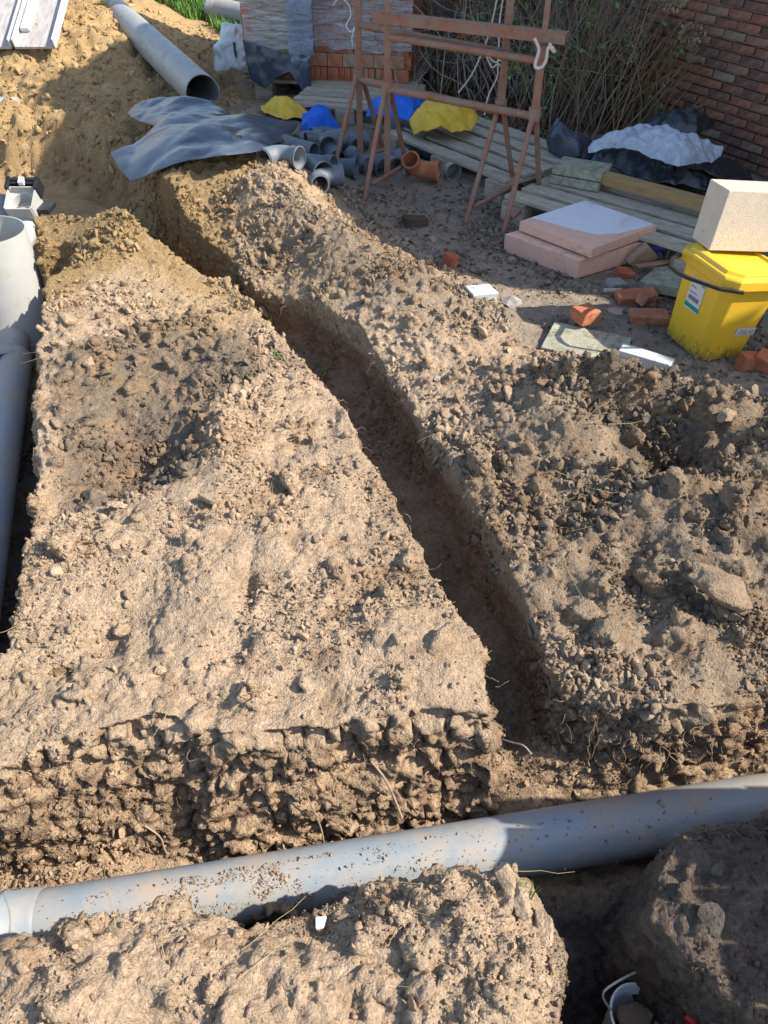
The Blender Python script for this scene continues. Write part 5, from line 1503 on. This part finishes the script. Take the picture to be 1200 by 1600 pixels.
cord('cord', [G(1112, 1556) + Vector((0, 0, .02)), G(1135, 1562) + Vector((0, 0, .03)), G(1152, 1580) + Vector((0, 0, .03)), G(1163, 1605) + Vector((0, 0, .02))], .003, M_CORD, 'pale stiff string curling over the dark heap at the bottom right')
# ------------------------------------------------------------------ pipe fittings heap
def fitting(kind, px, py, az, label, mat=None, r=.052, tilt=0.0, z=0.0, name=None):
    g = G(px, py)
    m = mat or M_PVC_D
    nm = name or {'elbow': 'pipe_elbow', 'tee': 'pipe_tee', 'branch': 'pipe_branch', 'straight': 'pipe_coupling'}[kind]
    t = empty(nm, (g.x, g.y, g.z + r + z), 0, rot=(tilt, 0, math.radians(az)), label=label, cat='pipe fitting', group=None)
    def hollow(pts, rr, name):
        mb = MB(); tube(mb, pts, rr, 26, wall=.005); return mb.build(name, m, t)
    ring = lambda L: [(0, r), (L - .055, r), (L - .05, r + .006), (L - .012, r + .006), (L - .010, r + .010), (L, r + .010)]
    def branch(d, L, name):
        d = Vector(d).normalized(); pr = ring(L)
        hollow([d * q for q, _ in pr], [q for _, q in pr], name)
    if kind == 'elbow':
        a = math.radians(87); R = .075; pts = []; rr = []
        for q, s in ((-.085, r + .010), (-.075, r + .010), (-.073, r + .006), (-.035, r + .006), (-.03, r)): pts.append(Vector((q, 0, 0))); rr.append(s)
        for k in range(9):
            th = a * k / 8; pts.append(Vector((R * math.sin(th), R * (1 - math.cos(th)), 0))); rr.append(r)
        e = pts[-1]; d = Vector((math.cos(a), math.sin(a), 0))
        for q, s in ((.03, r), (.05, r)): pts.append(e + d * q); rr.append(s)
        hollow(pts, rr, 'bend')
        mb = MB(); tube(mb, [e + d * .032, e + d * .045], [r + .005, r + .005], 26, wall=.006); mb.build('rim', m, t)
    elif kind == 'straight':
        pr = [(-.11, r + .010), (-.10, r + .010), (-.098, r + .006), (-.05, r + .006), (-.045, r), (.12, r)]
        hollow([Vector((q, 0, 0)) for q, _ in pr], [s for _, s in pr], 'barrel')
        mb = MB(); tube(mb, [(-.03, 0, 0), (-.02, 0, 0)], [r + .004] * 2, 26, wall=.005); mb.build('rim', m, t)
    else:
        branch((1, 0, 0), .13, 'run'); branch((-1, 0, 0), .11, 'run')
        branch((.0, -1, 0) if kind == 'tee' else (.8, -.8, 0), .13 if kind == 'tee' else .17, 'side_branch')
    return t
F = fitting
F('elbow', 450, 258, 150, 'grey elbow at the left end of the fittings, nearest the sheet')
F('branch', 490, 270, -20, 'grey branch fitting lying in front, leftmost of the nearest row')
F('straight', 468, 246, -35, 'smooth grey pipe piece lying across the fittings heap')
F('elbow', 512, 290, 200, 'grey elbow nearest the spoil ridge')
F('tee', 505, 243, 20, 'grey tee sitting in the middle of the left half of the heap', z=.04)
F('elbow', 487, 230, 170, 'grey elbow just under the blue bag', )
F('straight', 520, 252, -70, 'grey coupling standing up beside the left trestle leg', tilt=.5)
F('tee', 545, 236, 30, 'grey tee behind the left trestle legs')
F('elbow', 520, 226, 120, 'small grey elbow peeping out behind the tee')
F('elbow', 537, 275, 165, 'dark mouthed grey elbow between two trestle legs')
F('straight', 562, 264, -60, 'grey coupling behind the trestle post base')
F('tee', 585, 268, 30, 'grey tee half hidden by the trestle posts')
F('elbow', 617, 262, 215, 'grey elbow right behind the trestle posts')
F('straight', 640, 240, 160, 'grey pipe piece near the dark end of the middle pallet', z=.02)
F('elbow', 665, 246, 130, 'grey elbow touching the middle pallet')
F('straight', 622, 218, 100, 'grey coupling farthest back beneath the blue bag')
F('elbow', 664, 284, 165, 'single orange pipe elbow lying by the trestle', mat=M_PVC_O, tilt=.75, z=.02, name='pipe_elbow')
F('tee', 692, 250, 0, 'grey tee with a wide collar at the right end of the fittings')
t = fitting('straight', 699, 272, 285, 'light grey pipe stub pointing at the viewer right of the orange elbow', mat=M_PVC)
# ------------------------------------------------------------------ sheets and bags
def V3(l):
    return [P(a, b, z) for a, b, z in l]
# blue black sheet on the sand heap
A_ = V3([(203, 283, .17), (250, 268, .26), (300, 252, .34), (350, 245, .38), (400, 238, .36), (440, 225, .28), (462, 205, .20)])
B_ = V3([(222, 232, .20), (245, 205, .22), (270, 180, .28), (320, 182, .30), (380, 182, .28), (430, 188, .22), (468, 192, .18)])
C_ = V3([(203, 283, .17), (186, 262, .20), (172, 240, .22), (200, 236, .2), (222, 232, .20)])
D_ = V3([(462, 205, .20), (466, 198, .2), (468, 192, .18)])
pts = drape(coons(A_, B_, C_, D_, 150, 110), .050, .44, 5, crease=.45)
o = solid_cloth('plastic_sheet', pts, 150, 110, M_TARP, .002); tag(o, 'large blue black plastic sheet draped over the yellow sand heap', 'plastic sheet')
A_ = V3([(232, 196, .16), (258, 200, .22), (290, 196, .28), (330, 186, .28), (362, 184, .20)])
B_ = V3([(222, 162, .16), (250, 152, .22), (290, 151, .26), (325, 157, .24), (352, 172, .2)])
C_ = V3([(232, 196, .16), (204, 184, .14), (200, 176, .12), (210, 166, .14), (222, 162, .16)])
D_ = V3([(362, 184, .20), (360, 178, .2), (352, 172, .20)])
pts = drape(coons(A_, B_, C_, D_, 90, 70), .035, .38, 15, crease=.45)
o = solid_cloth('plastic_sheet', pts, 90, 70, M_TARP, .002); tag(o, 'smaller blue black sheet tucked behind the large one at the wide pipe', 'plastic sheet')
# mesh bags
def bagcloth(name, A, B, C, D, mat, label, seed, lift=.035, folds=.17, n=90, bulge=.05, cat='mesh bag'):
    p_ = coons(V3(A), V3(B), V3(C), V3(D), n, n)
    u = np.linspace(0, 1, n)[None, :]; v = np.linspace(0, 1, n)[:, None]
    p_[..., 2] += bulge * (4 * u * (1 - u)) ** .7 * (4 * v * (1 - v)) ** .7
    p_ = drape(p_, lift, folds, seed, crease=1.0)
    o = solid_cloth(name, p_, n, n, mat, .0025); tag(o, label, cat); return o
bagcloth('mesh_bag', [(410, 191, .04), (440, 194, .08), (485, 190, .05)], [(420, 165, .06), (440, 156, .16), (478, 172, .08)], [(410, 191, .04), (408, 178, .06), (420, 165, .06)], [(485, 190, .05), (484, 180, .07), (478, 172, .08)], M_YELBAG, 'yellow mesh bag crumpled between the sheet and the brick pallet', 21, bulge=.06)
bagcloth('mesh_bag', [(480, 222, .03), (490, 218, .06), (505, 210, .06), (534, 208, .03)], [(472, 180, .08), (490, 172, .12), (514, 176, .10), (520, 190, .06)], [(480, 222, .03), (470, 200, .1), (472, 180, .08)], [(534, 208, .03), (530, 198, .06), (520, 190, .06)], M_BLUE, 'bright blue mesh bag beside the left yellow bag', 22, bulge=.05)
bagcloth('mesh_bag', [(572, 182, .16), (600, 182, .2), (640, 190, .2), (660, 186, .18)], [(580, 158, .22), (610, 152, .26), (650, 152, .26), (668, 158, .2)], [(572, 182, .16), (574, 170, .2), (580, 158, .22)], [(660, 186, .18), (664, 172, .2), (668, 158, .2)], M_BLUE, 'bright blue mesh bag behind the trestle posts', 23, bulge=.04)
bagcloth('mesh_bag', [(646, 212, .15), (668, 207, .20), (688, 198, .24), (705, 206, .20), (735, 206, .18)], [(664, 160, .26), (690, 160, .28), (720, 165, .28), (742, 170, .24)], [(646, 212, .15), (640, 190, .2), (664, 160, .26)], [(735, 206, .18), (748, 190, .2), (742, 170, .24)], M_YELBAG, 'yellow mesh bag draped over the end of the middle pallet', 24, bulge=.05, lift=.05)
# sheets on the right
def sheet(A, B, C, D, mat, label, seed, lift=.06, folds=.2, n=110, bulge=.0, name='plastic_sheet'):
    return bagcloth(name, A, B, C, D, mat, label, seed, lift, folds, n, bulge, 'plastic sheet')
sheet([(860, 258, .06), (900, 262, .10), (950, 268, .12), (1000, 280, .10), (1050, 290, .08), (1105, 300, .05)], [(872, 240, .10), (930, 235, .12), (990, 225, .16), (1050, 235, .14), (1100, 250, .12), (1160, 262, .06)],
      [(860, 258, .06), (862, 248, .1), (872, 240, .10)], [(1105, 300, .05), (1150, 285, .05), (1160, 262, .06)], M_TARP_K, 'black plastic sheeting heaped behind the right pallet', 31, .07, .17, 140, .07)
sheet([(858, 246, .10), (880, 248, .14), (905, 246, .16), (925, 243, .12)], [(862, 196, .24), (875, 192, .30), (900, 212, .24), (930, 224, .16)], [(858, 246, .10), (852, 220, .2), (862, 196, .24)], [(925, 243, .12), (930, 232, .14), (930, 224, .16)],
      M_TARP, 'blue grey stiff plastic sheet propped up at the left of the black sheeting', 32, .04, .2, 80, .03)
sheet([(1000, 200, .22), (1040, 205, .26), (1090, 212, .24), (1112, 200, .22)], [(1030, 175, .30), (1060, 173, .34), (1100, 182, .32), (1118, 187, .26)], [(1000, 200, .22), (1008, 186, .26), (1030, 175, .30)], [(1112, 200, .22), (1116, 194, .24), (1118, 187, .26)],
      M_TARP_K, 'fold of black sheeting against the brick wall', 33, .03, .15, 70, .03)
sheet([(1060, 262, .20), (1100, 268, .16), (1140, 290, .08), (1178, 300, .04)], [(1060, 245, .22), (1110, 242, .20), (1150, 256, .14), (1172, 270, .08)], [(1060, 262, .20), (1058, 252, .22), (1060, 245, .22)], [(1178, 300, .04), (1178, 285, .06), (1172, 270, .08)],
      M_TARP_K, 'stiff black sheet edge arching to the ground near the brick wall', 34, .02, .15, 60, .03)
sheet([(918, 240, .20), (950, 232, .24), (1000, 238, .27), (1060, 262, .24), (1110, 255, .22)], [(925, 222, .24), (960, 205, .32), (1010, 194, .36), (1070, 210, .36), (1130, 232, .26)], [(918, 240, .20), (917, 232, .22), (925, 222, .24)], [(1110, 255, .22), (1125, 246, .22), (1130, 232, .26)],
      M_POLY, 'crumpled milky translucent polythene on top of the black sheeting', 35, .05, .15, 130, .04)
# ------------------------------------------------------------------ block placement on the lid
bpy.context.view_layer.update()
LIDZ = (bin_.matrix_world @ Vector((0, 0, .402))).z
BLOCK.rotation_euler = (math.radians(-3), math.radians(5), math.radians(8))
BLOCK.location = (1.32 + .30 - .01, 3.03 + .075 + .04, LIDZ + .105)

# ------------------------------------------------------------------ plants
M_TWIG = simple('bare_twig', (.27, .195, .135), .9, .1, noise=.35, nscale=5)
M_TWIG_G = simple('grey_twig', (.36, .31, .25), .9, .1, noise=.35, nscale=5)
M_LEAF = simple('green_leaf', (.10, .23, .045), .6, .3, noise=.35, nscale=20, perobj=.3)
M_DRYFL = simple('dried_flower', (.20, .105, .060), .9, .1, noise=.35, nscale=20, perobj=.4)
M_DRYFL2 = simple('pale_dried_flower', (.34, .27, .18), .9, .1, noise=.35, nscale=20)
M_LITTER = simple('brown_leaf', (.15, .085, .045), .9, .1, noise=.4, nscale=20)
class NPB:
    def __init__(s): s.V = []; s.F = []; s.n = 0
    def tube(s, pts, r0, r1, seg=4):
        pts = np.asarray(pts); n = len(pts)
        T = np.gradient(pts, axis=0); T /= np.linalg.norm(T, axis=1)[:, None] + 1e-9
        ref = np.array([0.3, .2, 1.0]) if abs(T[:, 2]).mean() < .8 else np.array([1.0, .2, .1])
        a = np.cross(T, ref); a /= np.linalg.norm(a, axis=1)[:, None] + 1e-9; b = np.cross(T, a)
        rr = np.linspace(r0, r1, n)[:, None]
        rings = [pts + rr * (a * math.cos(2 * math.pi * k / seg) + b * math.sin(2 * math.pi * k / seg)) for k in range(seg)]
        v = np.stack(rings, 1).reshape(-1, 3); f = []
        for i in range(n - 1):
            for k in range(seg):
                j = (k + 1) % seg
                f.append((s.n + i * seg + k, s.n + i * seg + j, s.n + (i + 1) * seg + j, s.n + (i + 1) * seg + k))
        s.V.append(v); s.F += f; s.n += len(v)
    def leaf(s, p, d, w, l, r):
        d = d / (np.linalg.norm(d) + 1e-9); x = np.cross(d, r.normal(size=3)); x /= np.linalg.norm(x) + 1e-9; nn = np.cross(d, x)
        v = np.array([p, p + d * l * .5 + x * w * .5 + nn * w * .15, p + d * l, p + d * l * .5 - x * w * .5 + nn * w * .15])
        s.V.append(v); s.F.append((s.n, s.n + 1, s.n + 2, s.n + 3)); s.n += 4
    def build(s, name, mat, parent=None, kind=None):
        m = mesh_np(name, np.concatenate(s.V), np.array(s.F)); m.materials.append(mat)
        m.polygons.foreach_set('use_smooth', np.ones(len(m.polygons), dtype=bool))
        o = bpy.data.objects.new(name, m); COL.objects.link(o)
        if parent is not None: o.parent = parent
        if kind: o['kind'] = kind
        return o
def shrub(name, base, n, h, spread, lean, label, seed, mat, leaves=0, heads=0, headmat=None, branch=3, curl=.3, rad=.0062):
    r = np.random.default_rng(seed)
    t = empty(name, base, label=label, cat='shrub')
    tw = NPB(); lf = NPB(); ends = []
    for k in range(n):
        p = np.array([r.normal(0, spread * .30), r.normal(0, spread * .25), 0.0])
        d = np.array([r.normal(0, .35) + lean[0], r.normal(0, .35) + lean[1], 1.0 + lean[2]]); d /= np.linalg.norm(d)
        hh = h * r.uniform(.5, 1.1); m = 9; pts = [p]
        for i in range(m):
            d = d + r.normal(0, curl * .35, 3); d[2] -= .03 * i * curl; d /= np.linalg.norm(d)
            p = p + d * hh / m; pts.append(p)
        pts = np.array(pts); tw.tube(pts, rad * r.uniform(.7, 1.3), rad * .25)
        ends.append(pts[-1])
        for b in range(int(r.poisson(branch))):
            i = int(r.integers(2, m)); q = pts[i]; dd = pts[i] - pts[i - 1]; dd = dd / np.linalg.norm(dd) + r.normal(0, .55, 3); dd /= np.linalg.norm(dd)
            bl = hh * r.uniform(.15, .45); bp = [q]
            for w in range(5):
                dd = dd + r.normal(0, curl * .4, 3); dd /= np.linalg.norm(dd); q = q + dd * bl / 5; bp.append(q)
            tw.tube(bp, rad * .5, rad * .18, 3); ends.append(q)
            if leaves:
                for w in range(int(r.poisson(leaves))):
                    j = bp[int(r.integers(1, 6))]; lf.leaf(np.array(j) + r.normal(0, .01, 3), r.normal(size=3), r.uniform(.016, .032), r.uniform(.028, .052), r)
    tw.build('twigs', mat, t, 'stuff')
    if lf.n: lf.build('leaves', M_LEAF, t, 'stuff')
    if heads:
        for k in r.choice(len(ends), min(heads, len(ends)), replace=False):
            hb = NPB(); c = ends[k]; R = r.uniform(.06, .10)
            for q in range(130):
                v = r.normal(size=3); v /= np.linalg.norm(v); hb.leaf(c + v * R * r.uniform(.6, 1) * np.array([1, 1, .75]), v + r.normal(0, .5, 3), .018, .022, r)
            hb.build('flower_head', headmat if headmat else M_DRYFL, t)
    return t
def gp(px, py): 
    g = G(px, py); return g
shrub('shrub', gp(700, 130), 90, 1.5, 1.2, (.1, .0, 0), 'tangled bare shrub with brown flower heads right of the brick pallet', 1, M_TWIG, heads=18, curl=.55)
shrub('shrub', gp(790, 150), 90, 1.5, 1.1, (-.1, .0, 0), 'tangled bare shrub seen between the trestle posts', 2, M_TWIG_G, leaves=.5, heads=14, curl=.6)
shrub('shrub', gp(880, 190), 60, 1.3, .7, (0, .05, 0), 'thin shrub with fresh green leaves right of the trestle', 3, M_TWIG, leaves=3.5, heads=8, curl=.45)
shrub('shrub', gp(935, 195), 130, 1.2, .8, (.12, 0, 0), 'broom like shrub of upright brown stems behind the sheeting', 4, M_TWIG, leaves=.5, heads=2, headmat=M_DRYFL2, curl=.2, branch=2)
shrub('shrub', gp(1020, 200), 150, 1.1, .8, (.40, -.1, 0), 'broom like shrub of straight reddish stems leaning to the brick wall', 5, simple('red_brown_twig', (.33, .20, .11), .9, .1, noise=.3), leaves=.6, heads=7, headmat=M_DRYFL2, curl=.16, branch=2)
shrub('shrub', gp(985, 150), 70, 1.6, .9, (.1, 0, 0), 'sparse grey shrub in front of the old wall', 6, M_TWIG_G, leaves=.8, heads=12, curl=.5)
# dark understorey litter beneath the shrubs
r = np.random.default_rng(3); lt = NPB()
UND = [(640, 60), (700, 175), (860, 210), (860, 300), (900, 240), (1000, 225), (1100, 180), (1120, 100), (1000, 0), (700, 0)]
for x, y in inpoly([(640, 110), (660, 165), (745, 185), (850, 235), (870, 205), (980, 215), (1110, 215), (1100, 130), (900, 80)], 5000, r):
    lt.leaf(np.array([x, y, gz(x, y) + r.uniform(.0, .05)]), r.normal(size=3) * np.array([1, 1, .4]), .03, .05, r)
o = lt.build('leaf_litter', M_LITTER); tag(o, 'brown leaf litter under the bare shrubs', 'leaf litter', kind='stuff')
lt = NPB()
for k in range(900):
    i = r.integers(0, 3); 
    px_, py_ = (r.uniform(560, 900), r.uniform(290, 470)) if i else (r.uniform(850, 1200), r.uniform(430, 620))
    g = P(px_, py_, 0)
    lt.leaf(np.array([g.x, g.y, gz(g.x, g.y) + .008]), r.normal(size=3) * np.array([1, 1, .15]), r.uniform(.008, .02), r.uniform(.015, .05), r)
o = lt.build('leaf_litter', M_LITTER); tag(o, 'scattered twigs and brown leaf bits on the dark yard', 'leaf litter', kind='stuff')
# grass
M_GRASS = simple('fresh_grass', (.10, .21, .035), .6, .3, noise=.35, nscale=3)
M_GRASS_D = simple('dry_grass', (.36, .30, .14), .8, .2, noise=.3)
def blades(nb, xy, hmin, hmax, r, w=.006):
    for x, y, z in xy:
        h = r.uniform(hmin, hmax); a = r.uniform(0, 6.28); ln = r.uniform(.1, .6) * h
        d = np.array([math.cos(a), math.sin(a), 0]); s = np.array([-d[1], d[0], 0]) * w * .5
        p0 = np.array([x, y, z - .005]); p1 = p0 + d * ln * .3 + np.array([0, 0, h * .6]); p2 = p0 + d * ln + np.array([0, 0, h])
        v = np.array([p0 - s, p0 + s, p1 + s * .8, p1 - s * .8, p2 + s * .1, p2 - s * .1])
        nb.V.append(v); nb.F += [(nb.n, nb.n + 1, nb.n + 2, nb.n + 3), (nb.n + 3, nb.n + 2, nb.n + 4, nb.n + 5)]; nb.n += 6
r = np.random.default_rng(8); nb = NPB()
q = inpoly([(90, -14), (130, 12), (175, 12), (210, 38), (260, 44), (330, 52), (370, 75), (400, 70), (430, 60), (560, 20), (560, -14), (90, -14)], 36000, r)
pz = far_h(q[:, 0], q[:, 1]); cl = fbm(q[:, 0] * 3, q[:, 1] * 3, 0, 3, 5)
mk_ = cl > -.45; q = q[mk_]; pz = pz[mk_]
blades(nb, np.stack([q[:, 0], q[:, 1], pz], 1), .06, .14, r, .013)
o = nb.build('grass', M_GRASS); tag(o, 'fresh green grass behind the wide pipe', 'grass', kind='stuff')
nb = NPB()
for px_, py_ in ((412, 515), (420, 510), (496, 575), (505, 585), (512, 480), (520, 478), (382, 590), (385, 592), (440, 560), (820, 1395), (828, 1402)):
    g = G(px_, py_); n_ = 14
    blades(nb, [(g.x + r.normal(0, .008), g.y + r.normal(0, .008), g.z) for _ in range(n_)], .02, .05, r, .0035)
o = nb.build('grass_tufts', M_GRASS); tag(o, 'tiny green grass tufts along the lips of the narrow trench', 'grass', kind='stuff')
# roots: distinct ones as things, the fine ones as stuff
ROOTS = [([(60, 1338, -.40, 1.00), (85, 1337, -.40, .99), (108, 1322, -.37, 1.0), (128, 1295, -.32, 1.02)], .0035, 'pale forked root hanging low at the left end of the front face'),
         ([(176, 1290, -.3, .99), (180, 1330, -.38, .97), (192, 1350, -.42, .97), (203, 1378, -.46, .96)], .004, 'thick pale root dangling left of the middle of the front face'),
         ([(226, 1290, -.30, .99), (250, 1308, -.34, .98), (262, 1335, -.40, .97), (300, 1368, -.47, .97)], .0028, 'thin root slanting down to the pipe trench on the left'),
         ([(580, 1190, -.15, 1.03), (600, 1215, -.2, 1.0), (615, 1245, -.28, .98), (628, 1278, -.36, .97)], .0032, 'single red brown root in the middle of the front face'),
         ([(480, 1245, -.25, 1.0), (492, 1270, -.3, .98), (503, 1300, -.36, .97), (508, 1335, -.44, .97)], .0022, 'fine brown root right of the face centre'),
         ([(-5, 1265, -.18, 1.0), (10, 1275, -.2, .98), (22, 1296, -.24, .97), (8, 1300, -.24, .97)], .003, 'tuft of pale root at the left edge of the front face'),
         ([(785, 1155, -.2, 1.10), (800, 1160, -.2, 1.08), (818, 1165, -.22, 1.06), (830, 1178, -.25, 1.04)], .002, 'small root at the mouth of the narrow trench')]
for pts_, rr, lab in ROOTS:
    cord('root', [PY(a, b, y - .03) for a, b, z, y in pts_], rr, M_ROOT, lab, 'root')
r = np.random.default_rng(21); nb = NPB()
def hair(poly, n, z0, z1, out, lmin, lmax):
    q = np.array(poly); seg = np.hypot(*(q[1:] - q[:-1]).T); cum = np.concatenate([[0], np.cumsum(seg)])
    for _ in range(n):
        t = r.uniform(0, cum[-1]); i = min(np.searchsorted(cum, t, side='right') - 1, len(seg) - 1)
        p = q[i] + (q[i + 1] - q[i]) * (t - cum[i]) / seg[i]; nrm = np.array([-(q[i + 1] - q[i])[1], (q[i + 1] - q[i])[0]]); nrm /= np.linalg.norm(nrm); nrm *= out
        p = np.array([p[0] + nrm[0] * .008, p[1] + nrm[1] * .008, r.uniform(z0, z1)]); d = np.array([nrm[0], nrm[1], -.2]) + r.normal(0, .5, 3); L_ = r.uniform(lmin, lmax); pts = [p]
        for k in range(6):
            d = d + r.normal(0, .45, 3); d[2] -= .15; d /= np.linalg.norm(d); p = p + d * L_ / 6; pts.append(p)
        nb.tube(pts, r.uniform(.0006, .0013), .0004, 3)
hair(BANK_FRONT, 130, -.45, -.03, -1, .03, .11)
hair(HEAP_FRONT[:4], 60, -.22, -.02, -1, .03, .08)
hair(HEAP_LEFT, 110, -.2, .0, 1, .03, .10)
hair(BANK_LEFT, 60, -.3, .0, -1, .05, .14)
hair(BANK_RIGHT, 60, -.1, .0, -1, .02, .07)
o = nb.build('fine_roots', M_ROOT); tag(o, 'fine hair roots sticking out of the cut earth faces', 'roots', kind='stuff')
nb = NPB()
for poly, n_ in ((CL_BANK, 70), (CL_HEAP, 60), (CL_MOUND, 25), (CL_RIDGE, 40)):
    for x, y in inpoly(poly, n_, r):
        a = r.uniform(0, 6.28); L_ = r.uniform(.03, .14); z_ = gz(x, y) + .012; d = np.array([math.cos(a), math.sin(a), r.normal(0, .15)]); p = np.array([x, y, z_]); pts = [p]
        for k in range(5):
            d = d + r.normal(0, .2, 3) * np.array([1, 1, .4]); p = p + d * L_ / 5; p[2] = max(p[2], z_ - .002); pts.append(p.copy())
        nb.tube(pts, r.uniform(.0007, .0016), .0005, 3)
o = nb.build('dry_stems', M_GRASS_D); tag(o, 'dry straw stems lying on the banks and heap', 'straw', kind='stuff')
print('DONE', round(time.time() - T0, 1))
